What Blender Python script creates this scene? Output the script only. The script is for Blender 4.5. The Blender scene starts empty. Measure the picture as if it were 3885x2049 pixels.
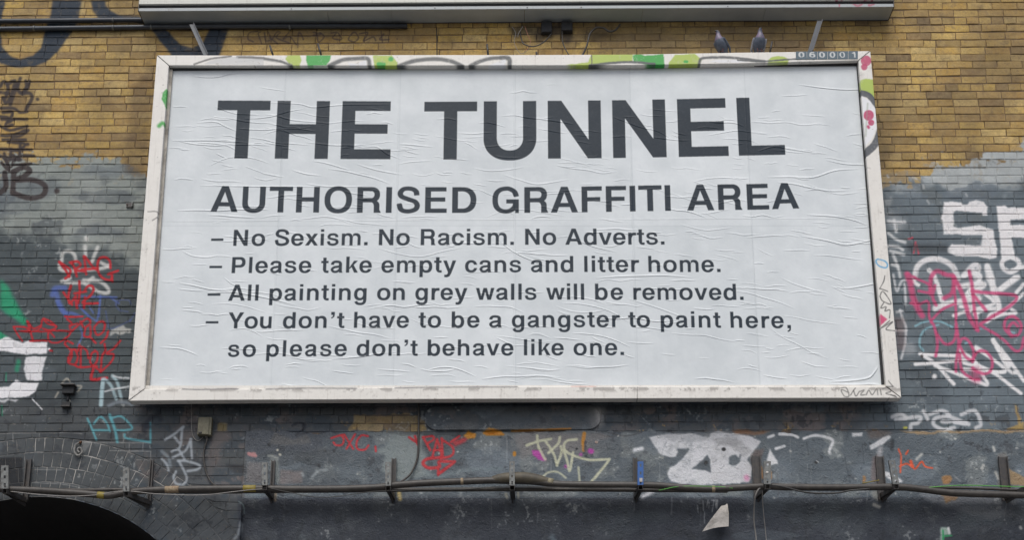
import bpy, bmesh, math, random
import numpy as np
from mathutils import Vector, Matrix

random.seed(7)
rng = np.random.default_rng(11)
sc = bpy.context.scene
col = sc.collection

# ------------------------------------------------------------------ camera
W, H = 3885.0, 2049.0
CF, CTH, CYAW, CROLL, CX, CY, CZ, CPY = [5000.0, 0.2558822, -0.0108782, 0.0008708,
                                        0.0935106, -10.2327142, -4.1087383, 1074.8537]
Z0 = 5.70                      # height of the poster's foot above the pavement
YW = 0.1855                    # face of the brickwork (poster frame front is y = 0)
FWD = np.array([math.sin(CYAW) * math.cos(CTH), math.cos(CYAW) * math.cos(CTH), math.sin(CTH)])
_r = np.array([math.cos(CYAW), -math.sin(CYAW), 0.0])
_u = np.cross(_r, FWD)
RGT = math.cos(CROLL) * _r + math.sin(CROLL) * _u
UPV = -math.sin(CROLL) * _r + math.cos(CROLL) * _u
CAM = np.array([CX, CY, CZ + Z0])

cd = bpy.data.cameras.new('camera')
cam = bpy.data.objects.new('camera', cd)
col.objects.link(cam)
cam.matrix_world = Matrix(((RGT[0], UPV[0], -FWD[0], CAM[0]), (RGT[1], UPV[1], -FWD[1], CAM[1]),
                           (RGT[2], UPV[2], -FWD[2], CAM[2]), (0, 0, 0, 1)))
cd.sensor_width = 36
cd.sensor_fit = 'HORIZONTAL'
cd.lens = CF / W * 36
cd.shift_y = CPY / W
cd.clip_end = 600
cd.clip_start = 0.05
sc.camera = cam

# ------------------------------------------------------------------ overcast light
world = bpy.data.worlds.new('World')
sc.world = world
world.use_nodes = True
wn = world.node_tree
bg = wn.nodes['Background']
sky = wn.nodes.new('ShaderNodeTexSky')
sky.sky_type = 'NISHITA'
sky.sun_disc = False
SUN_EL, SUN_AZ = math.radians(56), math.radians(188)
sky.sun_elevation = SUN_EL
sky.sun_rotation = SUN_AZ
sky.dust_density = 4.0
sky.air_density = 1.0
sky.ozone_density = 1.0
hs = wn.nodes.new('ShaderNodeHueSaturation')
hs.inputs['Saturation'].default_value = 0.78
wn.links.new(sky.outputs[0], hs.inputs['Color'])
wn.links.new(hs.outputs[0], bg.inputs[0])
bg.inputs[1].default_value = 0.13
sd = bpy.data.lights.new('sun', 'SUN')
sd.energy = 1.1
sd.angle = math.radians(35)
sd.color = (0.965, 1.0, 0.975)
sun = bpy.data.objects.new('sun', sd)
col.objects.link(sun)
sdir = Vector((math.sin(SUN_AZ) * math.cos(SUN_EL), math.cos(SUN_AZ) * math.cos(SUN_EL), math.sin(SUN_EL)))
sun.rotation_euler = sdir.to_track_quat('Z', 'Y').to_euler()
sun.location = (0, -6, 14)
sc.view_settings.view_transform = 'Standard'
sc.view_settings.look = 'None'
sc.view_settings.exposure = 0.16
sc.view_settings.gamma = 1.0
sc.view_settings.use_curve_mapping = False


# ------------------------------------------------------------------ measuring helpers
def P(x, y, Y=YW):
    D = FWD + RGT * ((x - W / 2) / CF) - UPV * ((y - H / 2 - CPY) / CF)
    return CAM + D * ((Y - CAM[1]) / D[1])


def PZ(x, y, Z):
    D = FWD + RGT * ((x - W / 2) / CF) - UPV * ((y - H / 2 - CPY) / CF)
    return CAM + D * ((Z - CAM[2]) / D[2])


def to_px(X, Y, Z):
    vx, vy, vz = X - CAM[0], Y - CAM[1], Z - CAM[2]
    z = vx * FWD[0] + vy * FWD[1] + vz * FWD[2]
    return (W / 2 + CF * (vx * RGT[0] + vy * RGT[1] + vz * RGT[2]) / z,
            H / 2 + CPY - CF * (vx * UPV[0] + vy * UPV[1] + vz * UPV[2]) / z)


def lin(c):
    c = np.array(c, float) / 255.0
    return tuple(np.where(c <= 0.04045, c / 12.92, ((c + 0.055) / 1.055) ** 2.4)) + (1.0,)


REG = dict(A=(0, 0, 1.941), B=(900, 0, 1.9417), C=(1900, 0, 2.576), D=(2800, 0, 1.941), E=(0, 600, 2.2657),
           F=(0, 1100, 2.7186), G=(0, 1500, 2.475), H=(900, 1450, 2.269), I=(1800, 1450, 2.269),
           J=(2700, 1450, 2.174), K=(3150, 600, 2.718), L=(3150, 1000, 2.265), S=(0, 0, 1.0))


def pts_of(reg, s):
    ox, oy, k = REG[reg]
    if isinstance(s, str):
        s = [tuple(float(v) for v in t.split(',')) for t in s.split()]
    return [(ox + a / k, oy + b / k) for a, b in s]


def smooth(p, n=7):
    p = np.array(p, float)
    if len(p) < 3:
        return p
    q = np.vstack([2 * p[0] - p[1], p, 2 * p[-1] - p[-2]])
    out = []
    t = np.linspace(0, 1, n, endpoint=False)[:, None]
    for i in range(1, len(q) - 2):
        a, b, c, d = q[i - 1], q[i], q[i + 1], q[i + 2]
        out.append(0.5 * ((2 * b) + (c - a) * t + (2 * a - 5 * b + 4 * c - d) * t ** 2 + (3 * b - a - 3 * c + d) * t ** 3))
    return np.vstack(out + [p[-1:]])


def vnoise(h, w, cell, seed, oct=4):
    g = np.random.default_rng(seed)
    out = np.zeros((h, w), np.float32)
    amp, tot = 1.0, 0.0
    for o in range(oct):
        ch, cw = int(h / cell) + 3, int(w / cell) + 3
        a = g.random((ch, cw), dtype=np.float32)
        y = np.arange(h) / cell
        x = np.arange(w) / cell
        yi, xi = y.astype(int), x.astype(int)
        fy, fx = (y - yi), (x - xi)
        fy, fx = (fy * fy * (3 - 2 * fy))[:, None], (fx * fx * (3 - 2 * fx))[None, :]
        r0, r1 = a[yi], a[yi + 1]
        top = r0[:, xi] * (1 - fx) + r0[:, xi + 1] * fx
        bot = r1[:, xi] * (1 - fx) + r1[:, xi + 1] * fx
        out += amp * (top * (1 - fy) + bot * fy)
        tot += amp
        amp *= 0.55
        cell = max(cell / 2.1, 1.01)
    out /= tot
    return (out - 0.5) * 2.6


def sstep(a, b, x):
    t = np.clip((x - a) / (b - a), 0, 1)
    return t * t * (3 - 2 * t)


class Canvas:
    """A sheet of spray and brush paint laid over one wall plane, kept in metres."""

    def __init__(s, x0, x1, z0, z1, ppm, Y, seed=1):
        s.x0, s.x1, s.z0, s.z1, s.ppm, s.Y = x0, x1, z0, z1, ppm, Y
        s.w, s.h = int((x1 - x0) * ppm), int((z1 - z0) * ppm)
        s.rgb = np.zeros((s.h, s.w, 3), np.float32)
        s.a = np.zeros((s.h, s.w), np.float32)
        X = x0 + (np.arange(s.w) + .5) / ppm
        Z = z0 + (np.arange(s.h) + .5) / ppm
        s.X, s.Z = X, Z
        SX, SY = to_px(X[None, :], Y, Z[:, None])
        s.SX, s.SY = SX.astype(np.float32), SY.astype(np.float32)
        s.n = vnoise(s.h, s.w, ppm * 0.12, seed)
        s.n2 = vnoise(s.h, s.w, ppm * 0.12, seed + 5)
        s.fine = vnoise(s.h, s.w, 5, seed + 9, 3)

    def box(s, pts, pad):
        q = np.array([P(a, b, s.Y) for a, b in pts])
        m = pad / 430.0 + 0.02
        c0 = max(0, int((q[:, 0].min() - m - s.x0) * s.ppm))
        c1 = min(s.w, int((q[:, 0].max() + m - s.x0) * s.ppm) + 1)
        r0 = max(0, int((q[:, 2].min() - m - s.z0) * s.ppm))
        r1 = min(s.h, int((q[:, 2].max() + m - s.z0) * s.ppm) + 1)
        return slice(r0, max(r0, r1)), slice(c0, max(c0, c1))

    def put(s, sl, m, color):
        m = np.clip(m, 0, 1)
        c = np.array(color, np.float32) / 255.0
        a0 = s.a[sl]
        an = m + a0 * (1 - m)
        k = np.where(an > 1e-4, m / np.maximum(an, 1e-4), 1)[..., None]
        s.rgb[sl] = s.rgb[sl] * (1 - k) + c * k
        s.a[sl] = an

    def inside(s, sl, pts, rough=0.0):
        x = s.SX[sl] + s.n[sl] * rough
        y = s.SY[sl] + s.n2[sl] * rough
        c = np.zeros(x.shape, bool)
        n = len(pts)
        for i in range(n):
            (xa, ya), (xb, yb) = pts[i], pts[(i + 1) % n]
            if ya == yb:
                continue
            t = ((ya > y) != (yb > y)) & (x < (xb - xa) * (y - ya) / (yb - ya) + xa)
            c ^= t
        return c

    def poly(s, reg, pts, color, soft=1.5, rough=4.0, alpha=1.0, hole=None, wear=0.12, erase=False):
        pts = pts_of(reg, pts)
        sl = s.box(pts, 30 + soft * 3)
        if s.a[sl].size == 0:
            return
        m = s.inside(sl, pts, rough)
        if hole is not None:
            m &= ~s.inside(sl, pts_of(reg, hole), rough)
        m = m.astype(np.float32)
        r = max(1, int(round(soft / 437 * s.ppm)))
        for _ in range(3 if soft > 2 else 1):
            k = np.zeros_like(m)
            for d in range(-r, r + 1):
                k += np.roll(m, d, 0)
            k /= (2 * r + 1)
            m = np.zeros_like(k)
            for d in range(-r, r + 1):
                m += np.roll(k, d, 1)
            m /= (2 * r + 1)
        m = m * alpha * (1 - wear * sstep(0.2, 0.9, s.fine[sl] + s.n[sl]))
        if erase:
            s.a[sl] *= (1 - m)
        else:
            s.put(sl, m, color)

    def stroke(s, reg, pts, w, color, soft=0.22, alpha=0.95, curved=True, butt=False):
        k = REG[reg][2]
        w = w / k
        for one in pts.split('|'):
            p = pts_of(reg, one)
            if len(p) == 1:
                p = [p[0], (p[0][0] + .5, p[0][1])]
            q = smooth(p) if curved else np.array(p, float)
            sl = s.box(q, w + 6)
            if s.a[sl].size == 0:
                continue
            x, y = s.SX[sl] + s.n[sl] * 1.2, s.SY[sl] + s.n2[sl] * 1.2
            dm = np.full(x.shape, 1e9, np.float32)
            for (xa, ya), (xb, yb) in zip(q[:-1], q[1:]):
                dx, dy = xb - xa, yb - ya
                L = dx * dx + dy * dy + 1e-9
                t = np.clip(((x - xa) * dx + (y - ya) * dy) / L, 0, 1)
                dm = np.minimum(dm, (x - xa - t * dx) ** 2 + (y - ya - t * dy) ** 2)
            d = np.sqrt(dm)
            e = w * soft + 0.8
            m = 1 - sstep(w / 2 - e, w / 2 + e, d + s.fine[sl] * 0.6)
            m *= alpha * (1 - 0.15 * sstep(0.3, 1.0, s.fine[sl] + s.n[sl] * .5))
            s.put(sl, m, color)

    def image(s, name, kind='rgba'):
        im = bpy.data.images.new(name, s.w, s.h, alpha=True)
        buf = np.empty((s.h, s.w, 4), np.float32)
        buf[..., :3] = s.rgb
        buf[..., 3] = s.a
        im.alpha_mode = 'CHANNEL_PACKED'
        im.pixels.foreach_set(buf.ravel())
        im.update()
        im.pack()
        return im


# ------------------------------------------------------------------ paint on the wall
wall = Canvas(-7.2, 7.2, Z0 - 2.4, Z0 + 4.3, 200, YW, 3)
SX, SY, N1, N2, NF = wall.SX, wall.SY, wall.n, wall.n2, wall.fine
big = vnoise(wall.h, wall.w, 110, 41)
mid = vnoise(wall.h, wall.w, 34, 42)


def blend(a, b, t):
    return a * (1 - t[..., None]) + b * t[..., None]


def C3(*v):
    return np.array(v, np.float32) / 255.0


ytop = np.interp(SX, [-1500, 0, 180, 330, 450, 560, 620, 3300, 3400, 3500, 3600, 3750, 3885, 5500],
                 [600, 612, 600, 585, 612, 655, 640, 720, 688, 655, 620, 596, 545, 520])
_zr = (wall.Z[:, None] - (P(200, 224)[2] % 0.0767)) / 0.0767
_row = np.floor(_zr).astype(int)
_cl = np.floor((wall.X[None, :] + 7.2 + .112 * (_row % 2)) / .2245).astype(int)
_bt = np.random.default_rng(2).random((400, 100)).astype(np.float32)[_row % 400, _cl % 100]
cover = sstep(-12, 12, SY - ytop + N1 * 34 + NF * 22 + (_bt - .5) * 46)
right = sstep(1500, 2500, SX)  # right half of the grey painted lighter, for the stronger light there
light = blend(C3(124, 129, 125) * np.ones_like(wall.rgb), C3(152, 156, 156), right)
dark = blend(C3(64, 71, 74) * np.ones_like(wall.rgb), C3(92, 101, 107), right)
yd = np.interp(SX, [0, 300, 560, 3300, 3500, 3885], [880, 930, 1010, 700, 712, 715])
base = blend(light, dark, sstep(-40, 40, SY - yd + N2 * 45 + mid * 30))
base = blend(base, C3(92, 97, 98) * np.ones_like(base), 0.55 * sstep(.15, .4, mid) * (1 - sstep(700, 1150, SY)))
base = blend(base, C3(150, 152, 150) * np.ones_like(base),
             0.30 * np.exp(-((SX - 330) / 60) ** 2 - ((SY - 820) / 190) ** 2))
# lower left corner, dark brownish coats beneath the poster, band and beam
low = sstep(1500, 1560, SY + N1 * 12)
brown = blend(C3(70, 73, 76) * np.ones_like(base), C3(94, 87, 86), sstep(-.2, .35, mid + big * .5) * (1 - sstep(1830, 1900, SY)))
brown = blend(brown, C3(60, 66, 72), sstep(.1, .35, N1 + mid * .3))
base = blend(base, brown, low * sstep(430, 560, SX) * (1 - sstep(3200, 3380, SX)) * 0.9)
base = blend(base, C3(66, 68, 70) * np.ones_like(base), low * (1 - sstep(430, 560, SX)) * .7)
bandc = blend(C3(78, 86, 92) * np.ones_like(base), C3(100, 106, 108), sstep(.15, .5, mid + .3 * N1))
bandc = blend(bandc, C3(64, 69, 76) * np.ones_like(base), sstep(-60, 60, 1300 - SX + mid * 160) * sstep(-30, 30, 1735 - SY + N1 * 30))
bandc = blend(bandc, C3(104, 100, 98) * np.ones_like(base), 0.7 * np.exp(-((SX - 2130) / 170) ** 2 - ((SY - 1690) / 50) ** 2))
band = sstep(1632, 1640, SY + N1 * 9) * sstep(924, 934, SX)
base = blend(base, bandc, band)
beamc = blend(C3(54, 58, 66) * np.ones_like(base), C3(66, 70, 76), sstep(0, .6, mid))
base = blend(base, beamc, sstep(1880, 1900, SY + N1 * 6) * sstep(896, 906, SX))
wall.rgb[:] = base * (1 + 0.05 * big[..., None] + 0.03 * NF[..., None] + .07 * (_bt - .5)[..., None])
wall.a[:] = cover * (1 - 0.35 * sstep(.45, .8, N1 + NF * .5) * (1 - sstep(620, 760, SY)))
# flaking to the bare brick just above the band, and lighter scuffs
flake = sstep(.42, .5, N2 + .25 * NF) * np.exp(-((SY - 1632) / 24) ** 2) * sstep(900, 950, SX)
wall.a *= (1 - .9 * flake)
wall.put(np.s_[:, :], .5 * sstep(.55, .62, N1 * .6 + NF * .8) * cover * sstep(640, 900, SY) * sstep(-.1, .5, mid), (170, 172, 170))
wall.put(np.s_[:, :], .55 * sstep(.5, .56, -N1 + NF * .4) * cover * sstep(1180, 1640, SY), (44, 47, 52))
# years of slightly mismatched touch-up coats
gp = np.random.default_rng(31)
for _ in range(150):
    cx0, cy0 = gp.uniform(-200, 4100), gp.uniform(640, 2040)
    if 480 < cx0 < 3350 and cy0 < 1500:
        continue
    ww, hh = gp.uniform(25, 150), gp.uniform(15, 70)
    q = ' '.join('%.0f,%.0f' % (cx0 + ww * math.cos(t) * gp.uniform(.7, 1.2), cy0 + hh * math.sin(t) * gp.uniform(.7, 1.2)) for t in np.linspace(0, 6.0, 9))
    k = gp.uniform(.72, 1.32)
    rgt = cx0 > 1800  # right-hand patches follow the painted-in brighter side
    c = np.array((84, 92, 99) if rgt else (66, 72, 77)) * k * (.8 if cy0 > 1890 else 1)
    wall.poly('S', q, tuple(c), gp.choice([1.5, 4, 8]), gp.uniform(5, 18), gp.uniform(.25, .6), wear=.4)
del big, mid, base, light, dark, brown, bandc, beamc

w_ = wall
w_.poly('S', '2230,95 3180,85 3150,190 2900,205 2250,215', (96, 82, 64), 10, 22, .5)
w_.poly('S', '500,330 600,260 575,500 545,680 470,650 490,480', (74, 60, 46), 9, 16, .55)
w_.poly('S', '3290,190 3420,210 3400,420 3380,640 3330,660', (96, 82, 60), 10, 16, .4)
w_.poly('S', '900,110 1650,105 1640,150 900,150', (96, 78, 58), 8, 14, .4)
LN = (172, 170, 166)
w_.stroke('G', '0,360 300,357 600,355 770,364|760,445 1100,448 1410,452|1030,525 1410,530|1280,610 1410,608|370,365 365,430|945,450 940,510|1212,450 1212,525|1342,450 1342,525|1415,530 1412,650|1155,360 1157,440|120,365 122,440|330,700 580,705|300,825 560,835 750,870', 4.5, LN, .3, .75, curved=False)
w_.stroke('G', '2310,530 2305,700 2300,840', 5, (34, 34, 38), .3, .8, curved=False)
w_.stroke('F', '640,960 690,920 720,950|800,990 840,1000 800,1050|600,1060 570,1110|700,1130 720,1150', 18, (168, 160, 146), .4, .7)
w_.stroke('J', '1100,620 1110,700 1140,830|1070,690 1250,670|1240,520 1255,680|780,720 900,732 990,730|1750,597 1840,600|780,500 800,600', 5, (44, 50, 56), .3, .8)
w_.stroke('I', '1060,450 1120,470 1190,480|330,420 450,436 600,430|1150,440 1300,470 1440,440', 7, (48, 44, 44), .3, .7)
for _ in range(34):
    xx = gp.uniform(950, 3880)
    y0 = gp.uniform(1650, 1930)
    LL = gp.uniform(20, 110)
    w_.stroke('S', '%.0f,%.0f %.0f,%.0f %.0f,%.0f' % (xx, y0, xx + 1, y0 + LL / 2, xx, y0 + LL), gp.uniform(1.5, 4), tuple(np.array((150, 152, 154)) * gp.uniform(.45, 1.1)), .4, gp.uniform(.25, .6))
for _ in range(90):
    xx, yy = gp.uniform(930, 3880), gp.uniform(1650, 1900)
    w_.stroke('S', '%.0f,%.0f %.0f,%.0f' % (xx, yy, xx + gp.uniform(-6, 6), yy + gp.uniform(-4, 4)), gp.uniform(2, 8), (182, 180, 174) if gp.random() < .6 else (40, 42, 46), .3, gp.uniform(.4, .9))
# large dark lettering, upper left
w_.poly('A', '-90,0 -60,420 0,470 120,500 250,495 340,460 420,380 530,240 580,140 610,0 385,0 370,120 325,240 300,350 240,410 150,437 70,410 20,350 5,250 20,100 45,0', (44, 52, 62), 3, 4)
w_.poly('A', '665,0 680,70 720,135 800,160 1000,160 1080,180 1130,230 1180,310 1250,390 1270,440 1600,440 1660,310 1690,190 1550,190 1500,310 1420,350 1340,330 1270,270 1210,190 1040,140 1040,120 880,112 810,80 780,40 775,0', (44, 52, 62), 3, 4)
BK = (52, 45, 45)
w_.stroke('A', '0,640 30,600 60,650 40,720|60,620 110,600 90,680 60,750|130,620 100,700 75,770|150,580 130,650 160,690 200,640 215,600|190,600 200,650 170,690|160,690 220,690 235,730 205,780 190,810|0,680 60,690|20,720 40,760', 27, BK)
w_.stroke('A', '275,733 277,733|203,1063 204,1063', 26, BK)
w_.stroke('A', '0,800 100,800 150,830 200,825|20,830 90,830 60,900 100,880|0,860 60,870 40,930 90,920|10,880 200,880|0,930 80,960 200,930|10,1000 80,1000 190,960 200,965 150,1000 90,1010|20,1030 190,1030|60,1050 180,1060 150,1100 90,1110|0,1100 230,1105|30,1130 60,1250 10,1200|80,1100 75,1180|0,1150 150,1180 90,1140|150,1060 140,1180|110,1180 150,1150 250,1150', 23, BK)
w_.stroke('E', '40,130 50,250 0,300|120,120 110,300|110,120 200,80 255,110 200,160 130,190|130,190 290,190 385,240 365,320 250,345 110,300', 44, BK, .12)
w_.stroke('E', '110,60 270,50|30,0 90,80 120,0|70,20 80,120', 18, BK)
w_.stroke('E', '487,285 489,285', 44, BK)
w_.stroke('B', '150,230 90,240 80,290 120,310|170,235 155,250 180,320|200,240 210,300 250,290 230,240|240,280 300,325|250,310 290,240 320,240 290,280 390,320|380,240 340,290 390,270 440,330 455,240 490,290|445,350 450,330|560,240 620,250 560,260|585,250 600,310 640,270 610,240|690,245 730,240 700,280 770,290 740,240|850,240 820,290 860,310 895,280 870,240 850,240|900,250 960,240 930,300 1000,270 1020,300|1060,230 1070,310|1080,250 1050,290 1120,290|1180,288 1182,288|485,292 487,292', 10, (72, 60, 58), alpha=.85)
# green, left edge
GR = (32, 138, 98)
w_.poly('F', '0,-110 90,-20 190,180 290,330 250,380 140,290 60,250 0,180', GR, 5, 3, .9)
w_.poly('F', '-200,430 0,430 60,480 90,490 0,520 -200,520', GR, 3, 3, .9)
w_.stroke('F', '190,740 175,830', 44, GR, .4, .7)
w_.stroke('F', '70,500 75,580|65,860 60,950|20,1200 20,1300', 13, GR, .3, .7)
# white lettering, left edge
WH = (208, 206, 208)
w_.poly('F', '-300,490 0,510 60,490 120,510 240,550 290,525 380,550 480,545 485,665 220,668 0,640 -300,640', WH, 1, 5)
w_.poly('F', '260,690 485,690 430,850 420,930 270,935 250,820', WH, 2, 6, .93)
w_.poly('F', '-300,1000 0,1000 90,990 170,930 200,960 390,950 370,1050 290,1110 0,1115 -300,1115', WH, 1, 6)
w_.poly('F', '-300,1120 0,1120 200,1125 170,1160 100,1140 50,1160 0,1145 -300,1150', WH, 2, 8, .8)
w_.stroke('F', '330,1130 400,1200 430,1235', 13, WH)
w_.poly('F', '490,590 520,600 515,625 490,630', WH, 1, 4)
w_.poly('F', '1150,430 1200,395 1350,420 1350,480 1200,490 1150,480', (176, 174, 168), 2, 22, .8, wear=.9)
w_.stroke('E', '530,890 540,820 590,800 640,830 650,890|840,770 790,890|730,760 735,840|510,920 520,960 600,970 880,950 940,920|530,1060 600,1030 560,1070 720,1070|720,1050 850,1060 920,1110 930,1160 850,1150 730,1080|870,900 940,940|800,1030 760,1060', 32, (186, 184, 180), .3, .85)
w_.stroke('E', '740,690 741,700', 34, (190, 188, 184), .4)
BL = (76, 94, 152)
w_.stroke('E', '450,1180 475,1125 560,1120|480,1150 510,1250 570,1359', 44, BL, .3, .85)
w_.stroke('E', '860,1190 850,1359|640,1200 700,1300 760,1359|950,1200 1020,1250|700,1190 1000,1200', 18, BL, .35, .75)
w_.stroke('F', '590,120 650,230 740,240 830,275', 34, BL, .3, .8)
w_.stroke('F', '850,210 930,280 1000,330|1040,60 1020,200 1000,320|830,400 850,480 800,580|960,240 920,180', 17, BL, .3, .8)
w_.stroke('F', '1200,160 1210,115 1320,110 1350,150|1190,150 1230,210 1320,230|1090,220 1110,340 1130,400 1200,390 1350,310|1390,240 1340,330', 14, (68, 80, 118), .4, .8)
RD = (168, 32, 40)
w_.stroke('E', '510,895 560,960 595,1020|510,895 600,960 590,1010 560,1035|610,900 640,950 660,1020|600,900 660,890 690,920 650,960 720,975|720,845 730,920 740,1000|730,850 790,930 830,960|700,960 840,950|950,950 940,880 890,855 845,880 840,960 880,1030 950,1050 960,1000 930,1000 1015,970|960,1030 965,1060', 21, RD)
w_.stroke('E', '545,1155 590,1220 620,1260|610,1100 590,1170 600,1250 650,1190|650,1190 660,1290|680,1060 685,1160 670,1250|640,1165 740,1150|720,1150 760,1100 800,1110 790,1170 710,1250 840,1250|730,1200 720,1290', 21, RD)
w_.stroke('F', '140,385 180,460 230,530|150,385 260,390 300,430 220,430|280,325 310,420 340,530|290,330 340,400 420,370 380,420 320,430|310,530 440,525 480,530|420,380 440,310 490,350 580,380 520,420 440,400|450,300 520,330 580,380|500,420 500,520 560,550 640,530 720,460 700,430 520,420|520,440 560,490|200,430 500,430', 20, RD)
w_.stroke('F', '670,275 740,280 850,275|690,300 740,350 720,390 740,430|720,370 800,350|740,430 840,340 900,300 930,340 870,390 830,330|880,400 870,480 930,480 930,380|1000,350 970,400 1000,470 1060,440 1080,360 1050,330 1010,340|930,490 990,555|1040,555 1100,490 1115,430|750,560 690,530 670,570 740,640 720,740 700,700|820,570 800,640 750,620 700,740 770,770 800,700 780,620|840,590 830,700 830,800|860,600 900,640 910,710|990,640 950,660 930,740 960,780 1000,740 1010,660 980,630|1080,640 1050,700 1040,850|1240,530 1170,610 1100,660 1170,670 1150,740 1060,830 1030,850|1080,560 1090,630|770,780 830,800 1000,790|980,800 1040,840', 22, RD)
w_.stroke('F', '960,820 940,900 960,930 1100,910', 32, RD)
w_.stroke('F', '515,630 535,632', 22, RD)
PB = (150, 172, 178)
w_.stroke('F', '1060,930 1050,1030 1040,1190', 44, PB)
w_.stroke('F', '1080,920 1150,1000 1200,1130|1160,890 1210,960 1250,1110', 33, PB, .3, .85)
w_.stroke('F', '1080,1050 1200,1020 1330,1000|1170,890 1240,910 1330,915', 20, (175, 178, 180))
w_.stroke('F', '1120,1200 1200,1165 1290,1165 1360,1190', 34, (112, 120, 128), .4, .8)
TE = (84, 148, 158)
w_.stroke('G', '820,220 860,310 905,420|880,270 940,205 1000,260 1030,340|880,330 1010,330|1170,370 1190,405 1390,440 1410,430 1410,260|1040,220 1130,200 1200,250 1240,310 1180,330 1100,330', 20, TE, .3, .85)
w_.stroke('G', '1030,190 1070,300 1100,440', 28, TE, .3, .85)
GW = (148, 154, 160)
w_.stroke('G', '1550,420 1620,380 1720,300|1710,310 1690,480 1610,530|1640,400 1680,450|1620,590 1740,520 1790,420|1790,420 1800,590|1680,510 1730,600|1520,600 1570,660 1580,710|1680,620 1740,740 1750,800 1720,840 1650,830 1630,770 1650,720|1670,620 1740,620 1870,660 1850,700 1760,715', 24, GW, .3, .85)
w_.stroke('G', '1520,530 1580,590 1600,670', 30, (112, 120, 126), .3, .8)
w_.stroke('G', '1350,330 1400,230 1470,190|1490,160 1510,230|1340,290 1400,300', 40, (46, 50, 58), .4, .7)
w_.poly('G', '2070,530 2320,520 2310,740 2160,690 2070,640', (68, 72, 74), 4, 5, .9)
w_.poly('G', '2120,650 2310,655 2320,740 2200,720', (48, 50, 54), 3, 4, .8)
w_.poly('G', '2335,545 2400,540 2415,570 2380,580 2335,575', (150, 112, 112), 1, 3)
w_.poly('G', '2040,260 2130,265 2130,340 2040,340', (120, 104, 66), 1, 3, .7)
w_.poly('G', '1980,370 2120,370 2130,440 2080,520 2000,700 1960,850 1940,850 1950,600', (84, 80, 80), 4, 4, .7)
w_.stroke('G', '2260,1200 2230,1310 2200,1350', 26, (150, 156, 160), .4, .6)
w_.stroke('G', '2240,1000 2280,1030 2285,1100', 10, (130, 150, 150), .4, .7)
w_.poly('G', '690,470 720,440 770,405 850,420 840,460 780,520 760,560 720,580 690,540', (140, 140, 138), 2, 14, .45, wear=.8)
# band beneath the poster
w_.poly('H', '1340,440 1600,460 1580,560 1620,620 1610,760 1700,800 1400,860 1230,760 1280,640 1160,600 1280,560', (116, 124, 124), 5, 8, .9)
w_.stroke('H', '1620,780 1700,820 1850,790 2000,760 2269,750', 34, (106, 118, 122), .45, .6)
w_.poly('H', '1940,470 2000,420 2060,440 2050,470 1990,490', (170, 112, 28), 1, 8)
w_.poly('H', '2120,440 2180,395 2269,410 2300,450 2150,465', (170, 112, 28), 1, 8)
w_.poly('H', '1000,290 1550,285 1640,350 1640,425 950,420 990,370', (0, 0, 0), 2, 12, .5, erase=True)
w_.poly('H', '610,440 700,440 715,460 660,490 620,480', (0, 0, 0), 1, 8, .9, erase=True)
w_.poly('H', '330,440 480,500 600,450 640,520 560,540 330,545 270,540', (92, 90, 88), 3, 6, .6)
w_.poly('H', '370,760 570,770 560,880 350,880 370,820', (110, 100, 98), 3, 5, .7)
w_.poly('H', '90,690 210,690 210,880 70,880', (104, 96, 94), 3, 5, .6)
w_.stroke('H', '475,380 520,355 580,365 570,410 510,460 600,440', 20, (40, 44, 52), .3, .9)
w_.stroke('H', '100,620 160,640', 26, (160, 112, 112))
w_.stroke('H', '640,830 690,780|680,770 770,760|560,790 570,810', 22, (132, 138, 140), .4, .7)
w_.stroke('H', '345,590 347,590|365,627 372,630', 20, (176, 172, 158))
w_.stroke('H', '270,540 275,548|755,598 757,600|833,596 833,600|700,720 706,728', 24, (34, 37, 42))
w_.stroke('H', '812,488 870,468 925,458|900,462 918,500 900,545 850,548 830,525|930,470 1000,580|1015,455 940,580|1125,470 1070,465 1030,520 1040,580 1100,585 1130,550|1190,560 1195,600', 17, (178, 34, 42))
w_.stroke('H', '1480,480 1555,530|1530,470 1555,540|1600,480 1660,590|1600,480 1680,470 1690,500 1640,530|1720,500 1680,650|1720,500 1750,590 1760,660|1690,590 1750,590|1760,490 1770,650|1760,500 1850,560 1860,620 1820,650 1750,660|1840,520 1910,470|1730,740 1730,805', 21, RD)
w_.stroke('H', '1870,530 1960,500 1880,540', 34, RD, .4, .8)
w_.stroke('H', '1740,655 1630,670 1600,710 1650,745 1740,735 1740,690 1850,690 1860,700 1740,790', 27, RD)
w_.poly('I', '330,450 560,440 900,450 1120,440 1160,480 1000,520 940,600 800,590 640,600 480,640 400,660 380,560', (106, 104, 104), 5, 8, .85)
CR = (172, 172, 148)
MG = (158, 52, 140)
w_.poly('I', '490,590 560,590 620,660 620,680 550,670 500,630', MG, 2, 5, .9)
w_.stroke('I', '995,598 1005,600', 44, MG)
w_.stroke('I', '785,730 788,732|915,630 917,630', 26, MG, .4, .8)
w_.stroke('I', '540,465 550,560 610,670|450,550 550,515 660,495|610,510 680,620 710,720|735,480 720,540 635,615|745,560 750,610 710,720|880,500 800,510 770,560 800,610 890,650 1000,675 1140,670 1150,690 1000,870|770,590 800,690 820,770 850,610', 23, CR, .2)
w_.stroke('I', '590,820 640,780 720,780 785,830|895,740 905,870', 18, CR, .25, .85)
w_.stroke('I', '945,450 935,520 940,590', 30, (172, 112, 24))
w_.stroke('I', '345,615 345,630', 28, (172, 112, 24))
w_.stroke('I', '320,425 520,420 830,410|80,450 200,440', 12, (160, 100, 26), .4)
w_.stroke('I', '880,580 881,580', 18, (20, 22, 25))
w_.stroke('I', '955,520 950,590', 22, (58, 55, 62))
SV = (182, 182, 185)
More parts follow.
